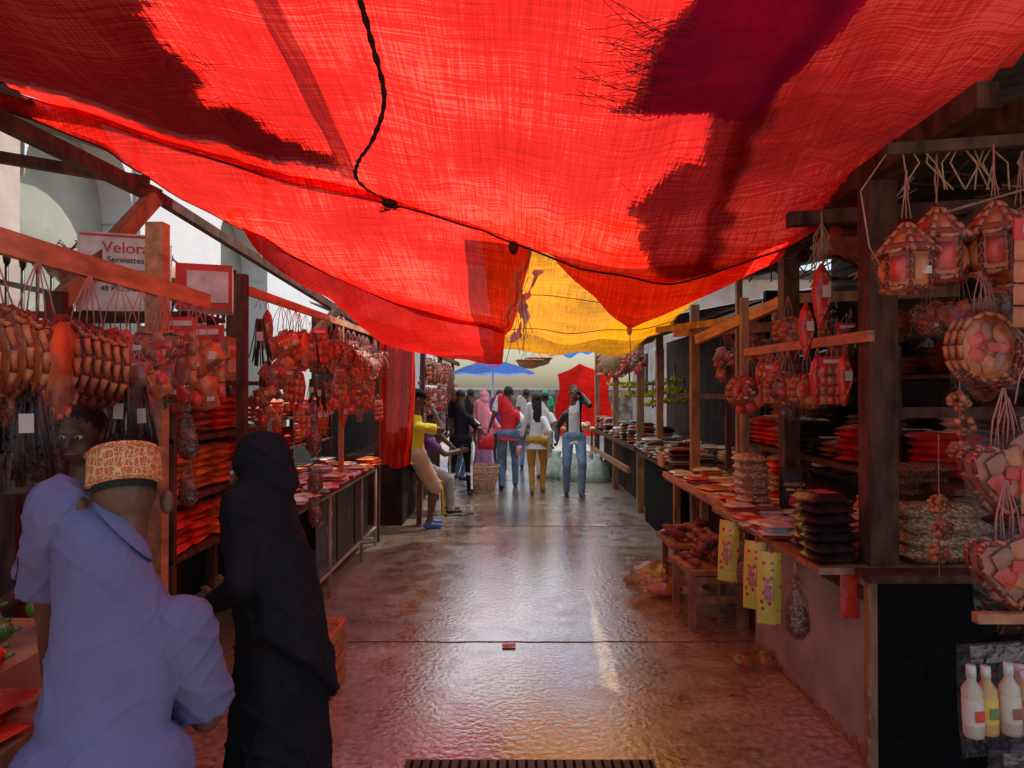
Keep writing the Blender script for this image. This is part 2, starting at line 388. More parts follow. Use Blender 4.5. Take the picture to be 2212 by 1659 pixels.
for k in range(n+1):
    w=.011+.003*math.sin(k*1.7)+.004*noise.noise(V((k*.35,0,0)))
    d=(cp[min(k+1,n)]-cp[max(k-1,0)]).normalized(); x=d.cross(V((0,0,1))).normalized()
    vs+=[cp[k]-x*w+V((0,0,-.013)),cp[k]+V((0,0,-.019)),cp[k]+x*w+V((0,0,-.013))]
for k in range(n): fs+=[(3*k,3*k+1,3*k+4,3*k+3),(3*k+1,3*k+2,3*k+5,3*k+4)]
mb.add(vs,fs,rope_dk); mb.obj('canopy_seam')
def band(u,v):
    y=1.8+v*2.15; x=-.86+.02*math.sin(y*2)-.10*v+u*(.09)
    return Txy(x,y,.02)
grid(band,4,40,seam_t,'overlap_seam')
mb=MB(); mb.tube([T(s/60,0)+V((0,.0,-.010)) for s in range(61)],.007,rope_dk,6)
mb.obj('edge_rope')
mb=MB()
for i in range(60):
    x=R.uniform(.48,.66);y=R.uniform(2.45,3.0); l=R.uniform(.1,.30); a=math.pi+R.uniform(-.45,.55); bd=R.uniform(-.04,.04)
    q=[Txy(x+math.cos(a)*l*k/4,y+math.sin(a)*l*k/4+bd*math.sin(k),-.02-.003*k) for k in range(5)]
    mb.tube(q,.0013,rope_dk,3)
for i in range(110):
    k=R.choice([(-1.36,2.95),(-1.3,3.35),(-1.1,3.6),(-1.4,3.2),(.72,3.7),(.85,3.35),(.7,3.95),(-.95,3.75)])
    x=k[0]+R.uniform(-.12,.12);y=k[1]+R.uniform(-.15,.15);l=R.uniform(.05,.14);a=R.uniform(0,6.28)
    mb.tube([Txy(x+math.cos(a)*l*k2/2,y+math.sin(a)*l*k2/2,-.018) for k2 in range(3)],.0012,rope_dk,3)
mb.obj('frayed_threads')
BU=[(-3.0,3.60,3.3),(-2.53,3.68,3.17),(-2.01,3.8,3.05),(-1.23,3.98,2.87),(-.75,4.1,2.80),(-.2,4.3,2.66),(.13,4.42,2.57)]
BL=[(-2.9,3.66,3.2),(-2.34,3.87,3.02),(-2.11,4.23,2.90),(-1.68,4.63,2.68),(-1.38,5.2,2.53),(-.85,6.2,2.34),(-.05,6.4,2.15)]
def fB(u,v):
    a=poly(BU,u);b=poly(BL,u);p=a.lerp(b,v); p.z-=.10*math.sin(math.pi*v)*u
    p.z+=.018*math.sin(v*9+u*5)+.02*noise.noise(p*2.2)+.006*math.sin(u*60+v*8)*v; return p
grid(fB,90,50,red_t,'red_tarpaulin')
mb=MB(); mb.tube([fB(k/40,1) for k in range(41)],.005,rope_dk,5)
mb.tube([fB(.98,k/20)+V((.02*math.sin(k),0,0)) for k in range(21)],.006,rope_m,5); mb.obj('edge_rope')
CU=[(-1.72,4.5,2.70),(-1.42,5.0,2.60),(-.98,5.9,2.45),(-.05,6.1,2.26)]
CL=[(-1.62,4.75,2.52),(-1.40,5.9,2.31),(-1.12,7.3,2.06),(-.12,8.4,1.98)]
def fC(u,v):
    p=poly(CU,u).lerp(poly(CL,u),v); p.z-=.05*math.sin(math.pi*v); p.z+=.02*math.sin(u*14+v*4)*v+.02*noise.noise(p*3); return p
grid(fC,50,24,red_t2,'red_tarpaulin')
DU=[(.25,4.45,2.53),(.57,4.55,2.45),(1.03,4.64,2.40),(1.44,4.5,2.49),(1.72,4.33,2.60)]
DL=[(.30,4.70,2.50),(.62,5.0,2.26),(.86,5.2,2.10),(1.32,4.95,2.30),(1.70,4.5,2.48)]
def fD(u,v):
    k=u*4;i=min(int(k),3);f=k-i
    a=poly(DU,u);b=V(DL[i]).lerp(V(DL[i+1]),f);p=a.lerp(b,v);p.y+=.03*math.sin(u*22)*v;p.z+=.01*noise.noise(p*5);return p
grid(fD,60,20,red_t,'red_tarpaulin')
def fY(u,v):
    y=4.50+v*3.90; x=-.32+1.99*u+(1-v)*.10*(1-u)+.12*v*(1-u)
    z=2.80-.60*v**.85-.12*math.sin(math.pi*u)*(.3+.7*v)
    z+=.03*math.sin(u*16+v*5)*v+.05*noise.noise(V((x*2,y*2,0)))+.02*math.sin(v*40)*.4
    if v>.97: z+=-.03*math.sin(u*9)**2
    return V((x,y,z))
grid(fY,70,80,yel_t,'yellow_tarpaulin')
mb=MB()
for k in range(2):
    mb.tube([fY(j/20,.40+.3*k)+V((0,0,-.02)) for j in range(21)],.004,rope_dk,5)
mb.obj('support_cord')
def fE(u,v):
    x=.35+.9*u;y=9.4+v*1.0;return V((x,y,2.32-.06*v-.10*math.sin(math.pi*u)+.03*math.sin(u*20)))
grid(fE,30,10,blue_t,'blue_tarpaulin')
def fF(u,v):
    x=-.95+.75*u;y=12.6+v*.5;return V((x,y,2.34-.22*u-.08*math.sin(math.pi*u)+.02*math.sin(u*14)))
grid(fF,20,8,red_t2,'red_tarpaulin')
def fW(u,v):
    x=-1.5+3.7*u;y=8.0+v*12;return V((x,y,3.15-.12*math.sin(math.pi*u)+.04*math.sin(v*40)+.03*noise.noise(V((x,y,0)))))
grid(fW,30,60,white_t,'fill_sheet')  # unseen sheet added overhead as neutral fill for far people and floor
def fG(u,v):
    x=1.15+1.35*u;y=18+v*1.4; z=(2.35-.5*abs(u-.45)*1.2)*(1-v)+.5*v; return V((x+.05*math.sin(v*8+u*9),y-1.2*v,z))
grid(fG,20,20,red_t2,'red_tent')
def fH(u,v):
    return V((-1.52+.38*u+.03*math.sin(v*4),7.85+.35*u+.05*math.sin(u*16+v*2),2.3-1.5*v+.03*math.sin(u*7)))
grid(fH,40,30,red_t,'red_curtain')
mb=MB()
def strip(mb,pts,w,mat,ph=0):
    vs=[];fs=[]
    n=len(pts)*4
    for k in range(n+1):
        p=poly(pts,k/n); a=ph+k*.35; ww=w*(1+.5*math.sin(k*1.9+ph)); d=V((math.cos(a),math.sin(a)*.6,.1*math.sin(k)))*ww
        vs+=[p-d,p+d]
    for k in range(n): fs.append((2*k,2*k+1,2*k+3,2*k+2))
    mb.add(vs,fs,mat)
strip(mb,[(.17,4.5,2.42),(.12,4.5,2.30),(.06,4.5,2.2),(.05,4.5,2.05),(.0,4.5,1.96)],.028,pnk_s)
strip(mb,[(.06,4.55,2.27),(.09,4.55,2.15),(.07,4.55,2.03)],.022,wht_s,1)
for i in range(16):
    x=.02+R.uniform(-.03,.1); z0=2.5-R.uniform(0,.3)
    mb.tube([(x,4.5,z0),(x+R.uniform(-.05,.03),4.5+R.uniform(-.03,.03),z0-.12),(x+R.uniform(-.07,.05),4.5,z0-.26-R.uniform(0,.15))],.0028,rope_m,4)
mb.ell((.01,4.42,2.55),(.03,.03,.05),rope_dk)
mb.tube([(.86,5.2,2.1),(.87,5.2,1.95),(.865,5.2,1.8)],.004,rope_m,4); mb.ell((.86,5.2,2.1),(.02,.02,.04),rope_m)
mb.obj('frayed_cloth_strip')
mb=MB()
for (x,y,z) in [(-.72,4.16,2.755)]:
    mb.ell((x,y,z),(.05,.04,.025),rope_dk); 
    for i in range(12): mb.tube([(x,y,z),(x+R.uniform(-.06,.06),y,z-.03),(x+R.uniform(-.08,.08),y,z-R.uniform(.02,.06))],.0025,rope_dk,4)
mb.obj('rope_knot')

# ------------------------------------------------------------------ left building
mb=MB()
mb.box((-3.65,4.0,2.6),(.7,1.5,5.2),plaster_p)
mb.box((-3.85,5.45,2.6),(.6,1.4,5.2),plaster_g)
mb.box((-3.60,7.0,2.6),(.75,1.7,5.2),plaster_w)
mb.box((-3.85,8.6,2.6),(.6,1.5,5.2),plaster_g)
mb.box((-3.60,11.5,2.6),(.75,4.3,5.2),plaster_w)
mb.box((-3.65,1.5,2.6),(.6,3.49,5.2),plaster_g)
mb.box((-3.5,17,1.9),(1.2,6.6,3.8),plaster_w)
mb.tube([(-3.27,3.85,0),(-3.27,3.85,4)],.03,metal_dk,8)
for yc,w in ((5.45,1.4),(8.6,1.5)):
    vs=[];fs=[];n=14
    for k in range(n+1):
        a=math.pi*k/n; y=yc+math.cos(a)*w/2*.98; z=3.1+math.sin(a)*w/2
        vs+=[(-3.28,y,z),(-3.28,yc+(1 if math.cos(a)>0 else -1)*w/2*.98 if abs(math.cos(a))>.01 else yc,4.3),(-3.56,y,z)]
    for k in range(n):
        fs+=[(3*k,3*k+3,3*k+4,3*k+1),(3*k,3*k+2,3*k+5,3*k+3)]
    mb.add(vs,fs,plaster_w,False)
mb.obj('plaster_building')
mb=MB()
for i in range(34):
    y=3.3+i*.14; mb.tube([(-3.05,y,1.1),(-3.05,y,2.42)],.011,metal_dk,6); mb.loft([((-3.05,y,2.42),.018,.018),((-3.05,y,2.46),.024,.024),((-3.05,y,2.55),.002,.002)],metal_dk,6)
mb.beam((-3.05,3.2,2.3),(-3.05,8.1,2.3),.03,.03,metal_dk); mb.beam((-3.05,3.2,1.3),(-3.05,8.1,1.3),.03,.03,metal_dk)
mb.obj('iron_fence')
def corr(name,x0,x1,y0,y1,z0,z1,mat,n=40,along='y'):
    mb=MB();vs=[];fs=[]
    for i in range(n*4+1):
        f=i/(n*4); w=.014*math.sin(f*n*2*math.pi)
        y=y0+(y1-y0)*f; vs+=[(x0,y,z0+w),(x1,y,z1+w)]
    for i in range(n*4): fs.append((2*i,2*i+2,2*i+3,2*i+1))
    mb.add(vs,fs,mat); return mb.obj(name)
corr('corrugated_roof',-3.25,-2.5,3.0,4.5,3.40,3.16,tin,16)
mb=MB()
mb.beam((-2.6,3.3,3.02),(-2.1,4.2,2.80),.07,.08,wood_dk)
mb.beam((-2.1,4.2,2.80),(-1.45,7.8,2.25),.05,.06,wood_dk)
mb.beam((-2.3,3.6,2.10),(-2.10,4.15,2.78),.08,.08,wood)
mb.beam((-3.2,3.75,2.97),(-2.1,4.1,2.86),.05,.06,wood_dk)
mb.beam((-2.3,3.6,0),(-2.3,3.6,2.15),.09,.09,wood_dk)
mb.beam((-1.75,5.6,1.9),(-1.50,6.3,2.42),.06,.06,wood_dk)
mb.beam((-2.2,5.6,0),(-2.2,5.6,2.6),.08,.08,wood_dk)
mb.obj('roof_frame')
mb=MB()
mb.beam((-1.5,1.7,2.09),(-1.5,3.5,2.09),.03,.075,wood_red)
mb.beam((-1.52,3.04,0),(-1.52,3.04,2.37),.075,.065,wood_red)
mb.beam((-1.52,1.3,0),(-1.52,1.3,2.2),.075,.065,wood_red)
mb.obj('hanging_rail')
mb=MB()
mb.beam((-1.5,4.0,2.22),(-1.47,7.8,2.26),.03,.05,wood_red)
mb.beam((-1.5,3.95,0),(-1.5,3.95,2.3),.05,.05,wood_dk)
mb.beam((-1.49,6.2,.85),(-1.49,6.2,2.3),.04,.04,wood_red)
mb.beam((-1.48,7.8,0),(-1.48,7.8,2.3),.06,.06,wood_dk)
mb.obj('hanging_rail')
carton=bpy.data.objects.new('tissue_carton',None); COL.objects.link(carton); carton.location=(-2.16,3.98,2.30)
carton.rotation_euler=(0,0,math.radians(20))
mb=MB(); mb.box((0,0,-.01),(.42,.34,.42),wht_s); mb.box((.0,-.172,.185),(.40,.004,.012),label_r); mb.obj('box',parent=carton)
mb=MB(); mb.box((.40,.1,-.05),(.3,.3,.26),label_r); mb.box((.42,-.052,-.05),(.22,.004,.18),wht_s); mb.obj('second_box',parent=carton)
rx=(math.pi/2,0,0)
text('Velora',.086,label_r,(.02,-.176,.12),rx,carton)
text('Serviettes',.045,shoe_d,(.02,-.176,.055),rx,carton)
text('Tanpack Tissues Limited',.025,shoe_d,(.01,-.176,.0),rx,carton)
text('48 PKTS x 1',.04,shoe_d,(0,-.176,-.10),rx,carton)
mb=MB()
mb.box((-2.15,4.0,2.065),(.9,.42,.025),wood_dk); mb.beam((-2.5,4.15,0),(-2.5,4.15,2.05),.06,.06,wood_dk); mb.beam((-1.75,4.15,0),(-1.75,4.15,2.05),.05,.05,wood_dk)
mb.obj('high_shelf')
mb=MB()
for i in range(4):
    mb.pillow((-2.75+.10*i,4.5+.22*i,2.42+.03*(i%2)),.34,.28,.16,card if i%2 else brn_s,RZ(i*.7),seed=i,noi=.5)
for i in range(60): 
    p=V((-2.6+R.uniform(-.25,.25),4.7+R.uniform(-.3,.3),2.5)); mb.tube([p,p+V((R.uniform(-.15,.15),R.uniform(-.1,.1),.1)),p+V((R.uniform(-.3,.3),R.uniform(-.1,.1),-.05))],.006,wicker if i%2 else wood_dk,4)
mb.obj('stored_sack')

# ------------------------------------------------------------------ product meshes
def strings(mb,z,w=.05,n=4,top=0):
    for i in range(n):
        x=(i/(n-1)-.5)*w*2; mb.tube([(x*.08,0,top),(x*.7,R.uniform(-.01,.01),z*.55),(x,0,z)],.0022,string_m,4)
def circ(c,r,n,ax='xz',sy=1):
    out=[]
    for i in range(n):
        a=2*math.pi*i/n
        if ax=='xz': out.append((c[0]+r*math.cos(a),c[1],c[2]+r*sy*math.sin(a)))
        elif ax=='yz': out.append((c[0],c[1]+r*math.cos(a),c[2]+r*sy*math.sin(a)))
        else: out.append((c[0]+r*math.cos(a),c[1]+r*math.sin(a)*sy,c[2]))
    return out
RX=Matrix.Rotation(math.pi/2,3,'X')
def m_coasters(r=.13,n=5,sp=.032,fill=org_s):
    mb=MB(); z=-.16-r; strings(mb,z+r,.05,5)
    for i in range(n):
        x=(i-(n-1)/2)*sp; zz=z+R.uniform(-.012,.012)
        mb.loft([((x-.006,0,zz),r*.93,r*.93,V((0,1,0)),V((0,0,1))),((x+.006,0,zz),r*.93,r*.93,V((0,1,0)),V((0,0,1)))],fill,20)
        mb.braid(circ((x,0,zz),r,26,'yz'),.011,tan_b,brn_b)
    mb.pillow((0,0,z),n*sp+.06,r*2.2,r*2.1,clear,None,6,6,noi=.3)
    return mb.mesh('coaster_set')
def m_round(r=.1,n=1):
    mb=MB(); z=-.15-r; strings(mb,z+r,.03,3)
    mb.loft([((0,-.03,z),r*.9,r*.9,V((1,0,0)),V((0,0,1))),((0,.03,z),r*.9,r*.9,V((1,0,0)),V((0,0,1)))],org_s,20)
    for k in range(7):
        a=k*.9; mb.pillow((math.cos(a)*r*.48,-.036,z+math.sin(a)*r*.48),.065,.05,.022,[red_s,org_s,brn_s,red_s][k%4],Matrix.Rotation(a,3,'Y')@RX,5,5,seed=k)
    mb.box((.0,-.050,z),(.05,.003,.03),label_r)
    for y in(-.03,0,.03): mb.braid(circ((0,y,z),r,30),.010,tan_b,brn_b)
    mb.pillow((0,0,z),r*2.3,r*2.4,.12,clear,RX,6,6,noi=.4)
    return mb.mesh('round_spice_basket')
def m_heart(r=.09):
    mb=MB(); z=-.14-r; strings(mb,z+r*.7,.04,4); P=[]
    for i in range(36):
        a=2*math.pi*i/36; P.append((r*1.05*math.sin(a)**3,0,z+r*(.8*math.cos(a)-.35*math.cos(2*a)-.12*math.cos(3*a))))
    for y in(-.025,.025):
        b=[(p[0],y,p[2]) for p in P]; mb.braid(b,.008,tan_b,brn_b)
    vs=[(p[0]*.94,-.022,z+(p[2]-z)*.94) for p in P]+[(p[0]*.94,.022,z+(p[2]-z)*.94) for p in P]
    fs=[tuple(range(36)),tuple(range(71,35,-1))]+[(i,i+36,(i+1)%36+36,(i+1)%36) for i in range(36)]
    mb.add(vs,fs,brn_s,False)
    for k in range(5):
        a=k*1.3; mb.pillow((math.cos(a)*r*.42,-.03,z+.01+math.sin(a)*r*.38),r*.6,r*.5,.02,[red_s,org_s,brn_s][k%3],Matrix.Rotation(a,3,'Y')@RX,5,5,seed=k)
    mb.box((0,-.043,z+.01),(r*.5,.004,r*.3),label_r,Matrix.Rotation(.1,3,'Y'));mb.box((r*.35,-.045,z-.03),(r*.22,.004,r*.2),label)
    mb.pillow((0,0,z),r*2.2,r*2.4,.10,clear,RX,6,6,noi=.4)
    mb.loft([((0,0,z-r*1.1),.012,.006),((.0,0,z-r*1.3),.03,.008),((0,0,z-r*1.75),.05,.004)],clear2,8)
    return mb.mesh('heart_spice_basket')
def m_house():
    mb=MB(); z=-.2; strings(mb,z+.02,.02,3)
    n=6
    mb.loft([((0,0,z-.24),.075,.075),((0,0,z-.10),.082,.082)],org_s,n,smooth=False)
    mb.loft([((0,0,z-.11),.108,.108),((0,0,z),.012,.012)],brn_s,n,smooth=False)
    for k in range(n):
        a=2*math.pi*k/n; c=(math.cos(a),math.sin(a))
        mb.braid([V((c[0]*.08,c[1]*.08,z-.24+.14*j/8)) for j in range(9)],.009,tan_b,brn_b,False)
        mb.braid([V((c[0]*(.112-.1*j/7),c[1]*(.112-.1*j/7),z-.11+.11*j/7)) for j in range(8)],.009,brn_b,tan_b,False)
        a+=math.pi/n; mb.pillow((math.cos(a)*.075,math.sin(a)*.075,z-.17),.055,.09,.03,red_s if k%2 else org_s,RZ(a+math.pi/2)@RX,5,5,seed=k)
        mb.pillow((math.cos(a)*.055,math.sin(a)*.055,z-.06),.04,.05,.02,red_s if k%2==0 else org_s,RZ(a+math.pi/2)@Matrix.Rotation(.8,3,'X'),5,5,seed=k)
    for zz,r in((z-.24,.078),(z-.11,.106)): mb.braid(circ((0,0,zz),r,20,'xy'),.009,tan_b,brn_b)
    mb.box((.01,-.088,z-.18),(.035,.004,.028),label)
    mb.loft([((0,0,z-.27),.07,.07),((0,0,z-.24),.09,.09),((0,0,z-.10),.118,.118),((0,0,z+.02),.03,.03)],clear,12)
    return mb.mesh('house_spice_basket')
def m_cluster():
    mb=MB(); strings(mb,-.16,.06,4)
    for i in range(20):
        c=(R.uniform(-.07,.07),R.uniform(-.05,.05),-.2-R.uniform(0,.22)); mt=R.choice([red_s,org_s,red_s,brn_s,seed_s])
        k=R.random()
        if k<.25: mb.ell(c,(.028,.026,.032),mt,n=10,m=6)
        else: mb.pillow(c,.07,.09,.03,mt,Matrix.Rotation(R.uniform(0,3),3,'Y')@Matrix.Rotation(1.4,3,'X'),6,5,seed=i)
        if k>.7: mb.box((c[0],c[1]-.03,c[2]),(.03,.004,.02),label)
    mb.pillow((0,0,-.31),.19,.28,.14,clear,RX,7,7,noi=.4)
    return mb.mesh('spice_gift_bundle')
def m_pack():
    mb=MB(); strings(mb,-.07,.04,3); mb.box((0,0,-.09),(.13,.006,.05),label_r); mb.box((0,-.005,-.09),(.09,.004,.02),label)
    for i in range(4):
        for j in range(3):
            mb.pillow((-.042+.042*j,0,-.14-.055*i),.042,.05,.026,R.choice([red_s,org_s,brn_s,org_s,red_s]),RX,5,5,seed=i+j)
    mb.pillow((0,0,-.22),.145,.26,.06,clear,RX,6,6,noi=.4)
    return mb.mesh('spice_gift_pack')
def m_vanilla():
    mb=MB(); strings(mb,-.06,.03,3)
    for i in range(26):
        x=R.uniform(-.035,.035);y=R.uniform(-.02,.02); mb.tube([(x*.6,y,-.12),(x,y,-.22),(x*1.6+R.uniform(-.01,.01),y,-.34-R.uniform(0,.05))],.0035,stick_m,5)
    mb.box((0,-.025,-.22),(.035,.003,.05),label)
    mb.pillow((0,0,-.24),.14,.33,.055,clear,RX,6,6,noi=.4)
    return mb.mesh('vanilla_pod_bag')
def m_pod():
    mb=MB(); strings(mb,-.05,.01,2)
    mb.loft([((0,0,-.05),.006,.006),((0,0,-.09),.03,.02),((0,0,-.17),.042,.026),((0,0,-.26),.03,.02),((0,0,-.33),.008,.006)],red_s,10)
    mb.braid([V((.03*math.sin(k*.3),-.022,-.08-.018*k)) for k in range(13)],.007,tan_b,brn_b,False)
    mb.box((.01,-.028,-.17),(.035,.003,.05),label)
    return mb.mesh('spice_pod_packet')
def m_nutbag():
    mb=MB(); mb.tube([(0,0,0),(0,0,-.05)],.004,string_m,4)
    mb.loft([((0,0,-.05),.008,.006),((0,0,-.08),.03,.01),((0,0,-.10),.012,.010),((0,0,-.16),.045,.03),((0,0,-.27),.052,.035),((0,0,-.31),.02,.015)],clear2,10)
    mb.loft([((0,0,-.18),.03,.02),((0,0,-.21),.043,.03),((0,0,-.27),.048,.032),((0,0,-.305),.02,.012)],seed_s,10)
    return mb.mesh('nut_bag')
def m_bottle(mt,cap=red_s,h=.2,r=.028,lb=label):
    mb=MB(); mb.loft([((0,0,0),r*.95,r*.95),((0,0,.01),r,r),((0,0,h*.66),r,r),((0,0,h*.78),r*.45,r*.45),((0,0,h*.84),r*.42,r*.42)],mt,14)
    mb.loft([((0,0,h*.84),r*.5,r*.5),((0,0,h),r*.46,r*.46)],cap,12); mb.loft([((0,0,h*.18),r*1.02,r*1.02),((0,0,h*.55),r*1.02,r*1.02)],lb,14,cap=False)
    return mb
KIT=dict(co=[m_coasters(.14,5),m_coasters(.11,6,.028,brn_s),m_coasters(.12,4,.04)],ro=[m_round(),m_round(.12)],he=[m_heart(),m_heart(.11)],ho=[m_house()],cl=[m_cluster() for _ in range(4)],pa=[m_pack() for _ in range(4)],va=[m_vanilla() for _ in range(2)],po=[m_pod()],nu=[m_nutbag()])
NM=dict(co='coaster_set',ro='round_spice_basket',he='heart_spice_basket',ho='house_spice_basket',cl='spice_gift_bundle',pa='spice_gift_pack',va='vanilla_pod_bag',po='spice_pod_packet',nu='nut_bag')
def hang(k,loc,rz=0,s=1,v=None):
    return inst(KIT[k][v if v is not None else R.randrange(len(KIT[k]))],NM[k],loc,rz,s)
for y,k,v,s,rz in [(2.0,'co',2,1.05,1.1),(2.2,'co',0,1.12,.25),(2.47,'co',1,1.15,1.0),(2.66,'cl',0,1,.2),(2.82,'cl',1,1.05,.3),(2.95,'he',0,.95,.2),(3.0,'cl',2,1.05,-.3),(3.14,'pa',0,1.1,.2),(3.28,'cl',3,1.1,.5),(3.40,'pa',2,1.3,.1)]:
    hang(k,(-1.47,y,2.05),rz,s,v)
for y,z in((2.06,1.80),(2.13,1.79),(2.58,1.82),(2.66,1.80)): hang('va',(-1.40,y,z),R.uniform(-.3,.3),1.1)
hang('nu',(-1.42,3.1,1.66),0,1.0); hang('nu',(-1.42,3.12,1.42),0,.9)
y=4.1
while y<7.7:
    k=R.choice(['cl','pa','co','co','he','cl','va','ro','pa','po'])
    hang(k,(-1.46+R.uniform(-.02,.03),y,2.19),R.uniform(-.5,.8),R.uniform(.85,1.1)); 
    if R.random()<.75: hang(R.choice(['pa','va','cl','po','nu']),(-1.46+R.uniform(-.02,.05),y+.05,1.88+R.uniform(-.06,.04)),R.uniform(-.5,.8),R.uniform(.8,1.0))
    if R.random()<.4: hang(R.choice(['pa','po','nu']),(-1.44,y+.1,1.62),R.uniform(-.5,.8),.85)
    y+=R.uniform(.13,.2)
for z in (1.55,1.28,1.05): hang('nu',(-1.36,4.9,z),0,1.1)
mb=MB(); mb.loft([((0,0,0),.07,.07),((0,0,.12),.08,.08),((0,0,.13),.1,.1),((0,0,.26),.012,.012)],org_s,12)
for z,r in((0,.07),(.06,.078),(.12,.1)): mb.braid(circ((0,0,z),r,18,'xy'),.009,tan_b,brn_b)
mb.obj('cone_basket',(-1.66,3.9,1.712)); 

def stack(name,loc,n,Lx,Ly,H,mat,rz=0,cols=1,lab=None):
    mb=MB(); 
    for c in range(cols):
        for i in range(n):
            rot=RZ(rz+R.uniform(-.12,.12))@Matrix.Rotation(R.uniform(-.06,.06),3,'X')
            off=RZ(rz)@V((0,(c-(cols-1)/2)*Ly*1.03,0))
            p=V((R.uniform(-.016,.016),R.uniform(-.016,.016),H*.5+i*H*.86))+off
            mb.pillow(p,Lx,Ly,H*1.12,mat if not isinstance(mat,list) else R.choice(mat),rot,8,7,seed=R.random()*50)
            if lab and i==n-1: mb.box(p+V((0,0,H*.56)),(Lx*.4,Ly*.45,.004),lab,rot)
    return mb.obj(name,loc)
mb=MB(); mb.box((-1.75,1.55,.83),(1.25,1.5,.04),wood); mb.box((-1.78,1.55,.405),(1.12,1.4,.81),wood_dk); mb.obj('market_counter')
mb=MB(); mb.box((-1.52,1.95,.90),(.5,.5,.10),card)
for i in range(30):
    c=(-1.52+R.uniform(-.2,.22),1.95+R.uniform(-.2,.2),1.0+R.uniform(-.02,.06)); mb.ell(c,(.045,.035,.032),green_v if i%7 else red_v,n=10,m=6)
    mb.tube([V(c)+V((.04,0,0)),V(c)+V((.065,0,.01))],.006,green_v,5)
mb.obj('pepper_crate')
for i in range(12):
    stack('spice_bag_stack',(-1.24-.2*(i%3),1.05+.19*(i//3),.852),R.choice([2,3,1]),.18,.17,.035,[red_s,red_s,red_s,brn_s][i%4],R.uniform(-.3,.3),lab=label_r if i%2 else None)
mb=MB()
for z in(.84,1.12,1.42): mb.box((-1.93,4.05,z-.012),(.62,1.3,.024),wood_dk)
for x in(-2.2,-1.64):
    for y in(3.42,4.68): mb.beam((x,y,0),(x,y,1.75),.04,.04,wood_dk)
mb.box((-1.93,4.05,1.7),(.62,1.3,.024),wood_dk)
mb.obj('display_shelf')
for z,n in((.84,5),(1.12,6),(1.42,5)):
    for y in(3.55,3.82,4.1,4.4):
        stack('spice_bag_stack',(-1.76,y,z),n,.24,.25,.045,R.choice([brn_s,brn_s,org_s,red_s]),R.uniform(-.05,.05))
for y in (3.6,4.25):
    mb=MB(); mb.box((0,0,.13),(.18,.2,.26),card); mb.box((.092,0,.13),(.004,.15,.16),label); mb.box((.096,0,.16),(.004,.10,.05),org_s); mb.box((0,-.102,.13),(.12,.004,.18),label);mb.box((0,-.106,.17),(.09,.004,.06),org_s); mb.obj('spice_box',(-1.76,y,1.712))
mb=MB()
mb.box((-2.75,3.0,.85),(.06,3.8,1.7),dark); mb.box((-2.6,6.6,.8),(.06,3.0,1.6),dark)
mb.obj('wooden_partition')
mb=MB()
for z in(1.0,1.35): mb.box((-2.52,2.9,z),(.32,1.5,.02),wood_dk)
mb.obj('back_shelf')
for i in range(9):
    z=1.01 if i%2 else 1.36
    stack('spice_bag_stack',(-2.45,2.3+.17*i,z),R.choice([3,4]),.2,.16,.05,R.choice([brn_s,org_s,red_s,card]),0)
nb=bpy.data.objects.new('printed_carton',None); COL.objects.link(nb); nb.location=(-2.12,2.95,1.52)
mb=MB(); mb.box((0,0,0),(.3,.2,.22),black_ply); mb.box((0,0,-.72),(.4,.4,1.2),wood_dk); mb.obj('box',parent=nb)
text('NJAR',.075,label,(.0,-.104,.04),rx,nb)
mb=MB(); mb.box((-1.9,6.0,.86),(.95,3.3,.03),wood_dk)
for y in(4.4,5.7,6.9,7.6):
    mb.tube([(-1.46,y,0),(-1.46,y,.85)],.016,metal_gr,8)
mb.tube([(-1.46,4.4,.2),(-1.46,7.6,.2)],.014,metal_gr,8); mb.tube([(-1.46,4.4,.82),(-1.46,7.6,.82)],.016,metal_gr,8)
mb.obj('metal_frame_table')
mb=MB(); mb.box((-1.85,6.6,.46),(.6,1.7,.72),metal_dk)
for y in(5.9,6.6,7.3): mb.box((-1.545,y,.46),(.01,.62,.62),metal_dk)
for y in(6.25,6.95): mb.box((-1.538,y-.25,.5),(.012,.02,.1),metal_gr)
mb.tube([(-1.54,6.0+.09*math.sin(k*.9),.3+.035*k) for k in range(12)],.005,label,4)
mb.obj('metal_cabinet')
for i in range(11):
    for j in range(3):
        stack('spice_packet_pile',(-1.50-.24*j,4.55+.29*i,.876),R.choice([1,2,3]),.2,.22,.03,[wht_s,pnk_s,org_s,red_s,wht_s,pnk_s],R.uniform(-.4,.4),lab=R.choice([label,None,label_y]))
mb=MB()
for z in(1.16,1.42): mb.box((-2.1,6.1,z),(.4,3.0,.022),wood_dk)
for y in(4.8,6.2,7.5): mb.beam((-1.92,y,.88),(-1.92,y,1.75),.035,.035,wood_dk)
mb.obj('display_shelf')
for z in(1.172,1.432):
    for i in range(10): stack('spice_bag_stack',(-2.03,4.85+.28*i,z),R.choice([3,4,5]),.22,.25,.042,R.choice([brn_s,org_s,org_s,red_s]),0)
mb=MB(); mb.box((0,0,.17),(.25,.5,.34),wood)
for k in range(4): mb.box((.13,0,.05+.085*k),(.012,.5,.06),wood_red)
mb.obj('wooden_crate',(-1.1,3.9,0))

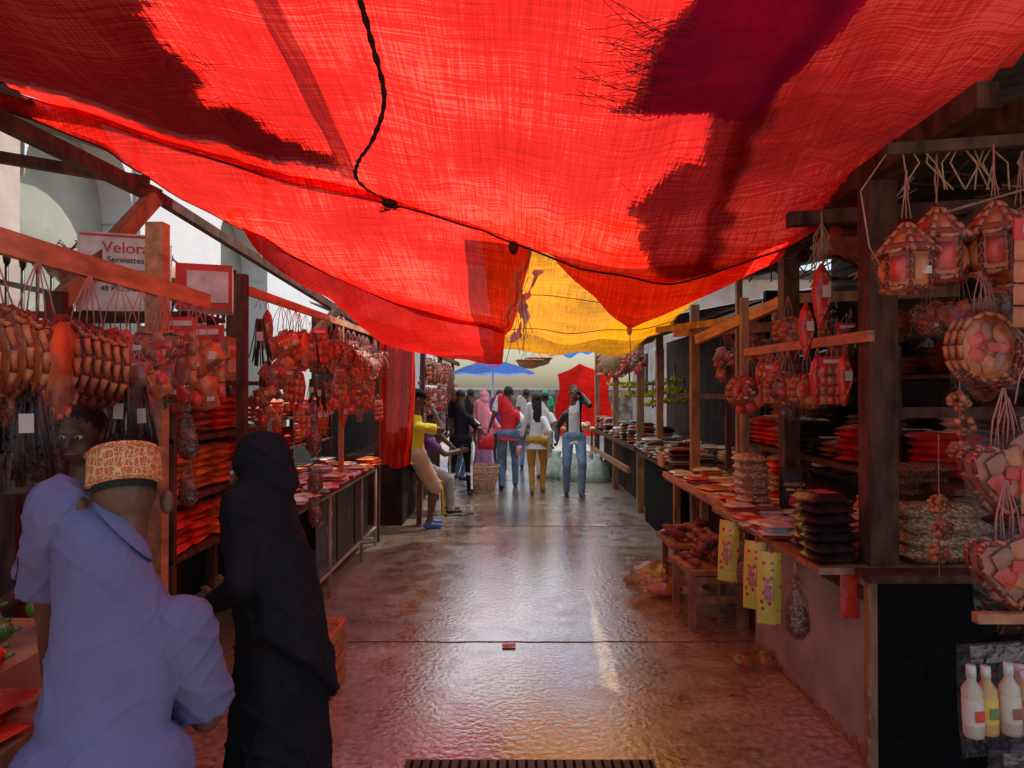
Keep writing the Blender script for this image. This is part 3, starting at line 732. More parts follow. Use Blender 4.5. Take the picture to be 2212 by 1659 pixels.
mb=MB(); mb.box((-1.6,11.0,.84),(.9,4.6,.05),wood_dk); mb.box((-1.7,11.0,.4),(.7,4.5,.8),dark)
for y in(8.8,10.9,13.2): mb.beam((-1.15,y,0),(-1.1,y,2.3),.06,.06,wood_dk)
mb.beam((-1.12,8.6,2.2),(-1.0,13.3,2.15),.05,.06,wood_dk); mb.beam((-1.14,8.7,1.75),(-1.02,13.3,1.75),.03,.04,wood)
mb.box((-2.4,11.0,1.3),(.06,4.8,2.6),dark)
mb.obj('market_stall')
corr('corrugated_roof',-2.5,-1.15,8.7,13.6,2.75,2.36,tin,30)
y=8.9
while y<13:
    hang(R.choice(['cl','pa','he','co','po','va']),(-1.10,y,2.15),R.uniform(-.5,.8),R.uniform(.8,1.2)); hang(R.choice(['cl','pa','he','po']),(-1.08,y+.08,1.75),R.uniform(-.5,.8),R.uniform(.7,1)); y+=.2
for i in range(14): stack('spice_bag_stack',(-1.35-.3*(i%2),8.9+.31*i,.866),R.choice([2,4,5]),.22,.25,.05,R.choice([brn_s,org_s,red_s,wht_s,blk_s]),0)
mb=MB()
for i in range(40):
    x=R.uniform(-.08,.08); mb.tube([(x*.3,0,0),(x*.6,0,-.25),(x,R.uniform(-.05,.05),-.5)],.006,straw_m,4)
mb.obj('straw_broom',(-.95,11.0,2.0))

# ------------------------------------------------------------------ right side
mb=MB()
mb.box((2.10,4.08,.835),(1.42,1.72,.03),wood)
mb.box((2.15,3.905,.41),(1.12,1.5,.815),metal_gr)
mb.box((2.16,3.13,.41),(1.16,.03,.815),black_ply)
mb.box((1.575,3.13,.41),(.035,.05,.81),wood)
mb.box((2.2,3.15,.835),(1.3,.14,.035),wood_dk)
mb.box((1.583,3.9,.74),(.02,1.55,.06),wood_dk)
mb.obj('market_counter')
mb=MB()
for i in range(30):
    z=.03+i*.026; w=.004+.02*abs(noise.noise(V((i*.4,0,0)))); mb.box((1.556-w*.5,3.10,z),(w,.02,.026),wood if i%4 else card)
for i in range(60):
    y=3.18+i*.024; h=abs(.08*noise.noise(V((i*.3,0,0)))); mb.box((1.586,y,.01+h/2),(.006,.024,h+.01),wood)
mb.obj('peeling_veneer')
mb=MB()
mb.beam((1.70,3.30,.85),(1.70,3.30,2.62),.13,.11,wood_dk)
mb.beam((1.95,5.0,0),(1.95,5.0,2.75),.11,.11,wood_dk)
mb.beam((1.80,7.0,0),(1.80,7.0,2.5),.08,.08,wood)
mb.beam((1.95,6.1,0),(1.95,6.1,2.7),.05,.05,wood)
mb.beam((1.62,4.95,.8),(1.62,4.95,2.3),.05,.05,wood)
mb.beam((1.62,3.2,1.90),(1.62,4.97,1.92),.03,.05,wood_red)
mb.beam((1.4,3.6,2.52),(3.0,3.4,2.58),.07,.07,wood_dk)
mb.beam((1.75,2.6,2.74),(2.0,9.0,2.70),.08,.10,wood_dk)
mb.beam((1.5,6.6,2.2),(2.6,6.5,2.25),.06,.09,wood_red)
mb.beam((1.62,6.2,2.10),(1.95,5.0,2.3),.05,.08,wood_red)
mb.beam((1.5,7.3,2.28),(1.85,5.6,2.22),.05,.06,wood)
mb.beam((1.95,5.0,2.3),(2.9,4.6,2.3),.05,.07,wood)
mb.beam((1.7,3.3,2.1),(2.6,3.6,2.75),.06,.07,wood_dk)
mb.beam((1.75,3.3,1.55),(3.4,3.5,1.55),.04,.05,wood_dk)
mb.beam((1.95,5.0,1.6),(2.0,8.6,1.6),.04,.05,wood_dk)
mb.beam((1.85,8.9,0),(1.85,8.9,2.5),.08,.08,wood)
mb.obj('stall_frame')
corr('corrugated_roof',1.85,4.6,1.9,9.4,2.86,3.5,tin,60)
corr('corrugated_roof',1.45,2.7,7.6,9.4,2.22,2.62,tin,14)
mb=MB(); mb.box((4.6,5.5,1.8),(.2,9,3.6),dark); mb.box((3.4,12.5,1.35),(.1,5.8,2.7),dark); mb.box((4.0,9.55,1.5),(1.2,.1,3.0),dark); mb.obj('stall_back_wall')
mb=MB()
for i in range(130):
    p=V((2.0+R.uniform(-.1,1.4),R.uniform(3.0,5.5),2.62+R.uniform(-.15,.1))); mb.tube([p,p+V((R.uniform(-.2,.2),R.uniform(-.1,.1),R.uniform(-.1,.05))),p+V((R.uniform(-.4,.4),R.uniform(-.1,.2),R.uniform(-.25,.05)))],.006,wood_dk if i%3 else wicker,5)
for i in range(12): mb.pillow((1.95+.2*i*.7,3.9+.5*R.random(),2.5),.4,.3,.14,R.choice([card,brn_s,brn_s,red_s,wood_dk]),RZ(i),seed=i,noi=.5)
mb.obj('roof_debris')
stack('nut_bag_stack',(1.58,4.70,.852),7,.20,.20,.062,nut_s,.1)
stack('black_spice_stack',(1.48,3.36,.852),7,.23,.20,.052,blk_s,.15,lab=label_r)
stack('black_spice_stack',(1.56,3.64,.852),4,.24,.2,.050,blk_s,.1,lab=label)
stack('nut_bag_stack',(2.02,3.38,.852),4,.42,.24,.075,nut_s,0)
stack('seed_bag_stack',(2.06,3.66,.852),7,.36,.24,.07,seed_s,.05)
for i in range(20): stack('spice_packet_pile',(1.44+.19*(i%4),3.86+.16*(i//4)+.04*(i%2),.852),R.choice([1,2,3,4]),.19,.15,.025,[wht_s,wht_s,brn_s,wht_s,red_s],R.uniform(-.2,.5),lab=label)
for x,y,m_ in ((2.12,4.05,plast_c),(2.1,4.3,red_s),(1.86,3.7,red_s),(1.80,3.55,red_s),(1.98,3.85,red_s)): m_bottle(m_,h=.17,r=.034).obj('spice_jar',(x,y,.852))
cb=bpy.data.objects.new('coffee_bag',None); COL.objects.link(cb); cb.location=(1.84,4.66,1.0); cb.rotation_euler=(0,0,-.15)
mb=MB(); mb.pillow((0,0,0),.17,.30,.07,shoe_d,RX,8,8); mb.box((0,-.037,.01),(.10,.004,.012),label_y); mb.ell((0,-.036,-.07),(.035,.004,.04),label_r); mb.obj('pouch',parent=cb)
text('ARABICA',.034,label_y,(0,-.042,.045),rx,cb)
y=3.45
for i,k in enumerate(['po','pa','po','po','ro','va','he','ro','po','pa','he','pa','po','cl','ro']):
    hang(k,(1.60+R.uniform(-.03,.03),y+i*.10,1.88),R.uniform(-.4,.3),R.uniform(.75,1.0))
hang('ro',(1.75,4.5,2.25),0,.9);hang('po',(1.55,3.55,2.35),0,1.2);hang('po',(1.50,3.62,2.15),0,1.0)
mb=MB(); mb.tube([(1.55,3.55,2.55),(1.555,3.55,2.35)],.008,rope_m,5); 
for i in range(10): mb.tube([(1.55,3.55,2.5),(1.55+R.uniform(-.05,.05),3.55,2.42),(1.55+R.uniform(-.1,.1),3.55,2.35-R.uniform(0,.3))],.003,rope_m,4)
mb.obj('hanging_rope')
mb=MB()
for (x,y0,y1,z) in [(2.3,3.3,6.4,1.18),(2.3,5.0,7.6,.9),(3.1,3.0,8,1.3),(3.1,3.0,8,1.75),(3.1,3,8,.9)]: mb.box((x,(y0+y1)/2,z),(.5,y1-y0,.03),wood_dk)
for x in(2.1,2.9,3.3):
    for y in(3.9,5.4,6.9): mb.beam((x,y,0),(x,y,1.9),.05,.05,wood_dk)
mb.obj('display_shelf')
for i in range(11): stack('spice_bag_stack',(2.26,3.7+.27*i,1.197),R.choice([3,4,5,6]),.36,.24,.045,R.choice([brn_s,red_s,brn_s,blk_s,seed_s]),R.uniform(-.1,.1),lab=label)
for i in range(32):
    z=[.917,1.317,1.767][i%3]; stack('spice_bag_stack',(3.05,3.2+.15*i,z),R.choice([3,5,6]),.36,.26,.05,R.choice([blk_s,card,brn_s,wht_s,org_s,seed_s,nut_s]),R.uniform(-.1,.1))
for i in range(30):
    hang(R.choice(['nu','pa','va','he','ro','cl']),(2.3+R.uniform(-.2,.7),3.5+.16*i,2.35+R.uniform(-.2,.2)),R.uniform(-1,1),R.uniform(.9,1.2))
mb=MB(); mb.tube([(2.45+.17*math.cos(k/24*6.283),6.2,2.0+.17*math.sin(k/24*6.283)) for k in range(25)],.06,tyre_m,10); mb.obj('rubber_tyre')
mb0=MB(); mb0.pillow((0,0,-.16),.11,.34,.05,ybag,RX,6,8,noi=.3); mb0.box((0,-.028,-.16),(.045,.004,.10),pnk_s); mb0.tube([(0,0,.03),(0,0,-.01)],.003,string_m,4); ym=mb0.mesh('printed_gift_bag')
for y,z,rz in((4.45,.83,-.5),(3.98,.80,-.6),(3.76,.79,-.3)): inst(ym,'printed_gift_bag',(1.36,y,z),rz,1.12)
hang('nu',(1.37,3.45,.82),0,1.2); hang('nu',(1.37,4.2,.82),0,1.0); 
mb=MB()
mb.pillow((1.55,3.26,.72),.10,.22,.02,red_s,RX,5,5); mb.obj('red_plastic_scrap')
mb=MB(); mb.box((2.0,5.98,.80),(.98,2.1,.04),wood)
mb.box((1.50,5.98,.835),(.025,2.1,.05),wood_red)
for y in(5.0,6.0,7.0): mb.beam((1.62,y,0),(1.62,y,.78),.06,.06,wood)
mb.box((2.15,6.0,.38),(.5,2.0,.76),dark); mb.obj('market_table')
for i in range(9):
    for j in range(3): stack('spice_packet_pile',(1.62+.24*j,5.05+.23*i,.822),R.choice([1,2,3,4]) if i>5 else R.choice([1,2,3]),.2,.2,.032,[wht_s,org_s,nut_s,wht_s,red_s,wht_s,label_y],R.uniform(-.5,.5),lab=R.choice([label,None]))
stack('spice_bag_stack',(2.0,5.2,.83),8,.28,.2,.05,[red_s,brn_s,nut_s],0)
stack('nut_bag_stack',(1.95,5.8,.83),5,.24,.24,.05,[org_s,nut_s],0)
mb=MB(); mb.box((2.1,8.2,.86),(1.0,2.0,.04),wood_dk); mb.box((1.95,8.2,.41),(.5,1.75,.82),black_ply); mb.box((1.66,7.6,.92),(.16,.22,.14),wood_red); mb.obj('market_counter')
for i in range(8):
    for j in range(3): stack('spice_bag_stack',(1.72+.26*j,7.3+.26*i,.882),R.choice([2,4,5,6]),.23,.22,.035,[wht_s,brn_s,blk_s,wht_s],R.uniform(-.1,.1),lab=label)
mb=MB()
mb.box((1.42,5.15,.40),(.42,.5,.03),wood,RZ(.15))
for x,y in((1.25,4.95),(1.6,4.98),(1.23,5.35),(1.58,5.36)): mb.beam((x,y,0),(x,y,.385),.045,.045,wood)
mb.beam((1.25,4.95,.2),(1.6,4.98,.2),.03,.05,wood); mb.beam((1.25,4.93,.34),(1.6,4.96,.34),.03,.05,wood); mb.box((1.8,5.0,.17),(.3,.4,.3),dark)
mb.box((1.42,5.75,.45),(.4,.55,.03),wood)
for x,y in((1.28,5.55),(1.28,5.95)): mb.beam((x,y,0),(x,y,.44),.045,.045,wood)
mb.obj('wooden_stool')
mb=MB()
for i in range(64):
    l=i%4; c=V((1.44+R.uniform(-.17,.17)*(1-.2*l),5.15+R.uniform(-.2,.2)*(1-.2*l),.45+.045*l)); a=V((R.uniform(-1,1),R.uniform(-1,1),R.uniform(-.3,.3))).normalized()
    b=a.cross(V((0,0,1))).normalized(); k=R.uniform(.8,1.15); mb.ell(c,(.031*k,.028*k,.046*k),potato,X=b,Y=a.cross(b),Z=a,n=9,m=6)
for i in range(26):
    c=V((1.44+R.uniform(-.17,.17),5.75+R.uniform(-.22,.22),.50+.04*(i%2))); a=V((R.uniform(-1,1),R.uniform(-1,1),R.uniform(-.2,.2))).normalized(); b=a.cross(V((0,0,1))).normalized()
    mb.ell(c,(.03,.03,.09),potato if i%2 else brn_s,X=b,Y=a.cross(b),Z=a,n=8,m=5)
mb.obj('sweet_potato_pile')
mb=MB(); vs=[];fs=[];n=26;m=14
for k in range(m+1):
    t=k/m; r=.27*math.sin(math.pi*min(1,.12+t*.88))**.5*(1-.35*t)
    for i in range(n):
        a=2*math.pi*i/n; q=1+.22*noise.noise(V((math.cos(a)*2,math.sin(a)*2,t*3)))
        vs.append((math.cos(a)*r*q*1.1,math.sin(a)*r*q*.9,.012+.26*t*(1+.3*noise.noise(V((a,t*2,1))))))
for k in range(m):
    for i in range(n): fs.append((k*n+i,k*n+(i+1)%n,(k+1)*n+(i+1)%n,(k+1)*n+i))
mb.add(vs,fs,sack_o); mb.ell((0.05,0,.05),(.15,.11,.045),sack_f); mb.obj('mesh_sack',(1.18,5.75,0))
mb=MB(); mb.pillow((0,0,.03),.30,.16,.06,clear2,noi=.9); mb.obj('plastic_bag',(1.48,4.25,.01))
mb=MB(); mb.pillow((0,0,.006),.09,.06,.01,label_r,noi=.5); mb.obj('red_scrap',(-.02,4.60,.006))

mb=MB(); mb.beam((1.32,2.5,2.50),(2.3,2.46,2.56),.035,.04,wood_dk); mb.beam((2.12,2.3,0),(2.12,2.3,2.8),.09,.09,wood_dk)
mb.beam((2.15,1.5,2.72),(1.80,3.5,2.70),.08,.09,wood_dk)
mb.obj('hanging_frame')
for x,y,z,s,rz in ((1.37,2.46,2.42,.95,.2),(1.50,2.50,2.50,1.05,.9),(1.66,2.44,2.50,1.0,.4),(1.80,2.5,2.5,1.1,0)): hang('ho',(x,y,z),rz,s)
mb=MB()
mb.tube([(1.33,2.5,2.5),(1.22,2.48,2.35),(1.24,2.46,2.15),(1.3,2.46,2.05)],.003,rope_m,4); 
for i in range(14): 
    x=R.uniform(1.35,1.85); mb.tube([(x,2.5,2.52),(x+R.uniform(-.06,.06),2.48,2.45),(x+R.uniform(-.08,.08),2.46,2.35)],.003,rope_m,4)
mb.obj('hanging_twine')
hang('pa',(1.68,2.25,2.28),0,1.3)
for i in range(3): inst(KIT['ro'][1],'round_spice_basket',(1.56+.035*i,2.36+.03*i,2.05-.012*i),.2,.95)
hang('nu',(1.64,2.45,1.98),0,1.2)
def seedball(mb,c,r):
    for i in range(26):
        a=V((R.gauss(0,1),R.gauss(0,1),R.gauss(0,1))).normalized(); mb.ell(V(c)+a*r*.8,(r*.32,)*3,brn_s if i%3 else tan_b,n=7,m=4)
for x,y,z0 in((1.50,2.38,1.62),(1.50,2.50,1.25)):
    mb=MB(); mb.tube([(x,y,z0+.25),(x,y,z0-.25)],.002,string_m,4)
    for k in range(3): seedball(mb,(x+.012*(k%2),y,z0-.085*k),.036)
    mb.obj('seed_string')
hang('he',(1.55,2.24,1.66),.15,1.1,1); hang('he',(1.59,2.28,1.63),-.1,1.1,1)
hang('he',(1.50,2.16,1.38),.1,1.05,1); hang('he',(1.53,2.21,1.35),.2,1.0,1)
hang('pa',(1.66,2.2,1.50),.1,1.4); hang('cl',(1.70,2.3,1.80),.1,1.2); hang('cl',(1.66,2.15,1.20),.1,1.2); hang('pa',(1.60,2.1,1.0),.1,1.2)
mb=MB()
for k,(x,h) in enumerate(((-.08,.2),(-.03,.19),(.03,.2),(.085,.17))):
    b=m_bottle(plast_c if k%2==0 else plast_o,wht_s,h,.027,[label,label_y,label,org_s][k]); X=Matrix.Translation((x,.01*(k%2),-.12))
    base=len(mb.v); mb.v.extend([X@p for p in b.v]); 
    for f,mi_,s_ in zip(b.f,b.m,b.s): mb.f.append([i+base for i in f]); mb.m.append(mb.mi(b.mats[mi_])); mb.s.append(s_)
    mb.box((x,.01*(k%2)-.0285,-.055),(.026,.002,.03),[label_r,green_v,brn_s,label_r][k])
mb.pillow((0,0,-.02),.25,.32,.08,clear,RX,8,8,noi=.4); mb.box((0,-.03,.12),(.2,.004,.05),clear2)
bm_=mb.mesh('bottle_gift_pack')
for x,y,z in((1.38,2.02,.80),(1.40,1.93,.54),(1.56,2.08,.78)): inst(bm_,'bottle_gift_pack',(x,y,z),.05)
mb=MB(); mb.box((1.62,2.14,.97),(.46,.03,.03),wood_red); mb.obj('hanging_bar')

# far right stalls
mb=MB(); mb.box((2.3,12.2,.86),(1.3,5.2,.05),wood_dk); mb.box((2.4,12.2,.42),(1.0,5.0,.82),dark)
for y in(9.7,12.0,14.6):
    mb.beam((1.75,y,0),(1.75,y,2.5),.09,.09,wood)
mb.beam((1.75,9.5,2.4),(1.75,14.8,2.4),.06,.08,wood); mb.beam((1.75,9.5,2.0),(1.75,14.8,2.0),.03,.05,wood)
mb.beam((1.62,9.9,.55),(1.62,14.5,.5),.05,.08,wood)
mb.obj('market_stall')
corr('corrugated_roof',1.75,4.4,9.6,15,2.6,3.1,tin,40)
for i in range(22): stack('spice_bag_stack',(1.82+.32*(i%3),9.8+.22*i,.886),R.choice([2,4,6]),.26,.24,.05,[wht_s,brn_s,card,org_s,blk_s],R.uniform(-.1,.1))
def bananas(loc,n=16,s=1):
    mb=MB()
    for i in range(n):
        a=2*math.pi*i/8+R.uniform(-.2,.2); l=i//8
        mb.tube([V((math.cos(a)*q*.10*s,math.sin(a)*q*.08*s,-.10*l*s-.02+(-.16*q+.10*q*q*q)*s)) for q in(.15,.5,.8,1.0,1.1)],.019*s,banana_m,7,.008*s)
    mb.tube([(0,0,.12),(0,0,-.22*s)],.015,green_v,6); mb.obj('banana_bunch',loc)
for x,y,z in((1.95,11.8,1.85),(2.2,12.0,1.9),(2.5,12.2,1.9),(2.75,12,1.95),(2.3,11.6,1.7),(1.9,13,2.05),(2.6,11.8,1.75),(2.9,12,1.75)): bananas((x,y,z),16,1.5)
mb=MB()
for i in range(50): mb.ell((1.35+R.uniform(-.2,.25),14.8+R.uniform(-.3,.3),.92+R.uniform(0,.05)),(.05,.05,.05),R.choice([org_s,potato,nut_s]),n=8,m=5)
mb.box((1.4,14.8,.87),(.7,.9,.04),wood)
for x in(1.1,1.7):
    for y in(14.45,15.15): mb.beam((x,y,0),(x,y,.86),.05,.05,wood)
mb.obj('vegetable_table')
for x,y,r in((1.15,13.2,.25),(1.4,13.6,.3),(.82,13.6,.22),(1.55,13.0,.24)):
    mb=MB(); mb.loft([((0,0,0),r,r*.9),((0,0,.12),r*1.12,r),((0,0,.3),r*.9,r*.8),((0.02,0,.40),r*.35,r*.3),((0.03,0,.5),r*.45,r*.3)],sack_g if r!=.3 else wht_s,16,fold=(.08,5,1)); mb.obj('produce_sack',(x,y,0))
mb=MB(); mb.loft([((0,0,0),.2,.2,V((1,0,0)),V((0,0,1))),((0,.02,0),.2,.2,V((1,0,0)),V((0,0,1)))],wicker,20); mb.braid(circ((0,.01,0),.2,30),.015,wicker,tan_b); mb.obj('woven_tray',(1.55,11.0,2.15))
for x,y,z in((.22,8.8,2.05),(.35,9.3,2.1)):
    mb=MB(); mb.loft([((0,0,0),.05,.05),((0,0,.03),.13,.13),((0,0,.10),.17,.17)],wicker,16); mb.braid(circ((0,0,.1),.17,24,'xy'),.012,wicker,tan_b)
    for a in(0,2,4): mb.tube([(math.cos(a)*.17,math.sin(a)*.17,.1),(0,0,.35)],.004,rope_m,4)
    mb.obj('hanging_basket',(x,y,z-.12))
for i in range(10): hang(R.choice(['cl','pa','nu','ro']),(1.72,9.6+.45*i,2.38),R.uniform(-1,1),1.1)
mb=MB()
for i in range(22):
    a=2*math.pi*i/22; mb.tube([(math.cos(a)*.17,math.sin(a)*.17,0),(math.cos(a+.1)*.22,math.sin(a+.1)*.22,.2),(math.cos(a+.18)*.26,math.sin(a+.18)*.26,.42)],.009,wicker,5)
    mb.tube([(math.cos(a)*.17,math.sin(a)*.17,0),(math.cos(a-.15)*.22,math.sin(a-.15)*.22,.2),(math.cos(a-.3)*.26,math.sin(a-.3)*.26,.42)],.007,wicker,5)
for z,r in((.01,.17),(.12,.20),(.22,.225),(.32,.245),(.42,.265)): mb.braid(circ((0,0,z),r,30,'xy'),.014,wicker,tan_b)
mb.obj('wicker_basket',(-.47,11.7,0))
mb=MB(); n=8; vs=[(0,0,.42)];fs=[]
for k in(1,2,3):
    for i in range(n*2):
        a=math.pi*i/n; r=1.0*k/3*(1 if i%2==0 else .95); vs.append((r*math.cos(a),r*math.sin(a),.42-.30*(k/3)**1.6-(.04 if i%2 else 0)*k/3))
for i in range(n*2): fs.append((0,1+i,1+(i+1)%(2*n)))
for k in(0,1):
    for i in range(n*2): j=(i+1)%(2*n); fs.append((1+k*2*n+i,1+(k+1)*2*n+i,1+(k+1)*2*n+j,1+k*2*n+j))
mb.add(vs,fs,umb_b,False); mb.tube([(0,0,-1.95),(0,0,.45)],.025,label,8); mb.obj('market_umbrella',(-.45,16.5,1.95))
mb=MB(); mb.box((0,30,.85),(16,.5,1.7),stone_m); mb.box((0,30,1.75),(16.2,.6,.10),plaster_w); mb.obj('stone_wall')
mb=MB(); mb.box((-9,40,2.6),(9,5,5.2),plaster_w)
for x in(-11.5,-9.5,-7.5): mb.box((x,37.47,3.3),(.9,.1,1.3),metal_dk)
mb.box((-9,40,5.3),(9.6,5.6,.25),plaster_p); mb.obj('distant_building')
def tree(loc,h,cr,seed):
    rr=random.Random(seed); mb=MB(); mb.tube([(0,0,0),(.1,0,h*.3),(0,.1,h*.6)],.2,bark,8,.09); cl=[]
    for i in range(10):
        a=rr.uniform(0,6.28); e=V((math.cos(a)*cr*rr.uniform(.3,.8),math.sin(a)*cr*rr.uniform(.3,.8),h*rr.uniform(.6,1))); mb.tube([(0,.1,h*.5),e*.5+V((0,0,h*.3)),e],.06,bark,5,.02); cl.append(e)
    vs=[];fs=[]
    for i in range(6000):
        c=rr.choice(cl)+V((rr.gauss(0,.3),rr.gauss(0,.3),rr.gauss(0,.22)))*cr*.8; d=V((rr.gauss(0,1),rr.gauss(0,1),rr.gauss(0,1))).normalized()*.12; e=d.orthogonal().normalized()*.05
        b=len(vs); vs+=[c-d,c+e,c+d,c-e]; fs.append((b,b+1,b+2,b+3))
    mb.add(vs,fs,leaf_m,False); mb.obj('tree',loc)
tree((5.2,27,0),5.5,2.0,1); tree((9,34,0),7,3,3)
mb=MB(); mb.box((6.5,22,2.2),(4,9,4.4),plaster_p)
for y in(19,21.5,24): mb.box((4.48,y,2.2),(.08,1,1.4),metal_dk); mb.box((4.46,y,2.95),(.14,1.2,.1),plaster_w)
mb.box((6.5,22,4.5),(4.4,9.4,.2),tin); mb.obj('plaster_building')

# ------------------------------------------------------------------ people
def ik(a,b,l1,l2,pole):
    a=V(a);b=V(b);d=b-a;D=d.length
    if D>(l1+l2)*.999: b=a+d.normalized()*(l1+l2)*.999; d=b-a; D=d.length
    x=(l1*l1-l2*l2+D*D)/(2*D); h=math.sqrt(max(0,l1*l1-x*x)); n=d.normalized(); p=V(pole); p=(p-n*p.dot(n)).normalized()
    return a+n*x+p*h,b
def hand(mb,W,dv,sv,mat,s=1,curl=.5):
    dv=V(dv).normalized(); sv=V(sv); sv=(sv-dv*sv.dot(dv)).normalized(); nv=dv.cross(sv)*(1 if curl>0 else -1); curl=abs(curl)
    mb.ell(W+dv*.045*s,(.040*s,.017*s,.052*s),mat,X=sv,Y=nv,Z=dv,n=10,m=7)
    for k,(o,l) in enumerate(((.030,.070),(.010,.080),(-.010,.075),(-.030,.058))):
        b=W+dv*.080*s+sv*o*s; c=b+(dv*math.cos(curl*.6)+nv*math.sin(curl*.6))*l*.5*s; e=c+(dv*math.cos(curl*1.8)+nv*math.sin(curl*1.8))*l*.5*s
        mb.cap(b,c,.0092*s,.0085*s,mat,7); mb.cap(c,e,.0085*s,.0072*s,mat,7)
    b=W+dv*.025*s+sv*.03*s; c=b+(dv*.6+sv*.7+nv*.3)*.035*s; e=c+(dv*.9+sv*.2+nv*.3)*.03*s
    mb.cap(b,c,.012*s,.0105*s,mat,7); mb.cap(c,e,.0105*s,.0085*s,mat,7)
def person(name,loc,yaw,H=1.72,lean=0,side=0,pel=(0,0,.93),feet=((-.10,0),(.10,0)),hands=((-.24,.02,.80),(.24,.02,.80)),poles=((-.3,-1,0),(.3,-1,0)),head=(0,0),mats=None,sleeve=.62,shorts=False,vox=.009,hair='short',kind='man',bulk=1,paint=None,extra=None,shoe=True,curl=.5,hijab=None,abaya=None,feetz=(0,0),hem=.13,wr=1,skirt=1,hairz=.038,nd=0,ear=1):
    g=dict(shirt=white_c,pants=jeans,skin=skin,shoe=shoe_d,hair=hair_m); g.update(mats or {})
    SK=g['skin']; mb=MB(); P=V(pel); d=V((math.sin(side),math.sin(lean)*math.cos(side),math.cos(lean)*math.cos(side))).normalized()
    X=V((1,0,0)); X=(X-d*X.x).normalized(); Y=d.cross(X)
    fem=kind=='woman'; sw=.165 if fem else .185
    sh=g['shirt']; B=bulk
    ZU=V((0,0,1)); XW=V((1,0,0)); YW=V((0,1,0))
    rings=[(P-ZU*hem,.172*B,.124*B,XW,YW)]
    if hem>.2: rings.append((P-ZU*hem*.5,.172*B,.124*B,XW,YW))
    rg=[(-.03,.168,.120),(.08,.147 if fem else .163,.114),(.20,.142 if fem else .164,.115),(.33,.150 if fem else .176,.120),(.42,.150 if fem else .178,.105),(.475,.12 if fem else .145,.085),(.52,.075,.065)]
    rings+=[(P+d*h+Y*(-.012 if h>.4 else 0),rx*B,ry*B,X,Y) for h,rx,ry in rg]
    mb.loft(rings,sh,30,fold=(.010,7,.5))
    nb=P+d*.50; hy,hp=head
    f=(Matrix.Rotation(hy,3,'Z')@Matrix.Rotation(-abs(hp) if hp<0 else hp,3,'X')); hf=f@V((0,1,0)); hu=f@V((0,0,1)); hx=f@V((1,0,0))
    hc=nb+d*.06+V((0,0,.075-nd))+hf*.022*1+V((0,0,.015))
    mb.cap(P+d*.47,hc-hu*.05-hf*.015,.060,.052,SK,12)
    mb.loft([(P+d*.50-Y*.004,.088,.078,X,Y),(P+d*.535-Y*.006,.074,.070,X,Y),(P+d*.55-Y*.008,.066,.062,X,Y)],sh,18)
    mb.ell(hc+hu*.022-hf*.008,(.074,.094,.092),SK,X=hx,Y=hf,Z=hu,n=20,m=12)
    mb.ell(hc-hu*.050+hf*.028,(.054,.062,.058),SK,X=hx,Y=hf,Z=hu,n=14,m=9)
    mb.cap(hc+hf*.090+hu*.012,hc+hf*.108-hu*.022,.009,.015,SK,8)
    mb.cap(hc+hf*.086-hu*.052-hx*.016,hc+hf*.086-hu*.052+hx*.016,.009,.009,SK,8)
    mb.cap(hc+hf*.080+hu*.030-hx*.035,hc+hf*.080+hu*.030+hx*.035,.011,.011,SK,8)
    for s_ in(-1,1):
        if not hijab: mb.ell(hc+hx*.081*ear**.5*s_-hf*.008-hu*.012,(.013*ear,.021,.034),SK,X=hx,Y=hf,Z=hu,n=10,m=7)
    if hair!='none' and not hijab:
        mb.ell(hc+hu*hairz-hf*.020,(.0785,.094,.088),g['hair'],X=hx,Y=hf,Z=hu,n=20,m=12)
    if hair=='dreads':
        for k in range(26):
            a=math.pi*(.05+.9*k/25)+math.pi; q=hc+hu*.03+hx*math.cos(a)*.075+hf*math.sin(a)*.08
            mb.cap(q,q-V((0,0,.16))+hf*-.03,.014,.012,g['hair'],7); mb.cap(q-V((0,0,.16))+hf*-.03,q-V((0,0,.34+.03*(k%3)))-hf*.035+hx*.01*(k%3-1),.012,.008,g['hair'],7)
    hipL=.092
    for i,s_ in enumerate((-1,1)):
        hip=P+V((hipL*s_,0,-.04)); an=V((feet[i][0],feet[i][1],.085+feetz[i])); kn,an=ik(hip,an,.435,.42,(s_*.12,1,0))
        pm=g['pants']
        if abaya is None:
            mb.cap(hip,kn,.092*B if not shorts else .098,.066 if not shorts else .085,pm,14)
            if shorts:
                mb.cap(kn,an,.052,.036,SK,12); mb.cap(kn+(kn-hip)*-.1,kn,.057,.055,SK,12)
            else:
                mb.cap(kn,an,.064 if not fem else .058,.052 if not fem else .040,pm,14)
                mb.loft([(an+V((0,0,.03)),.05,.052),(an+V((0,0,-.03)),.052 if not fem else .042,.056 if not fem else .045)],pm,14)
        fx=V((s_*.15,1,0)).normalized()
        fd=an+V((0,0,-.055))
        mb.cap(fd-fx*.035+V((0,0,.012)),fd+fx*.13,.036,.032,g['shoe'] if shoe else SK,10,flat=.95)
        mb.cap(fd,an,.036,.036,g['shoe'] if shoe else SK,10)
    if abaya is None: mb.ell(P+V((0,0,-.03)),(.165*B,.12*B,.11),g['pants'],n=18)
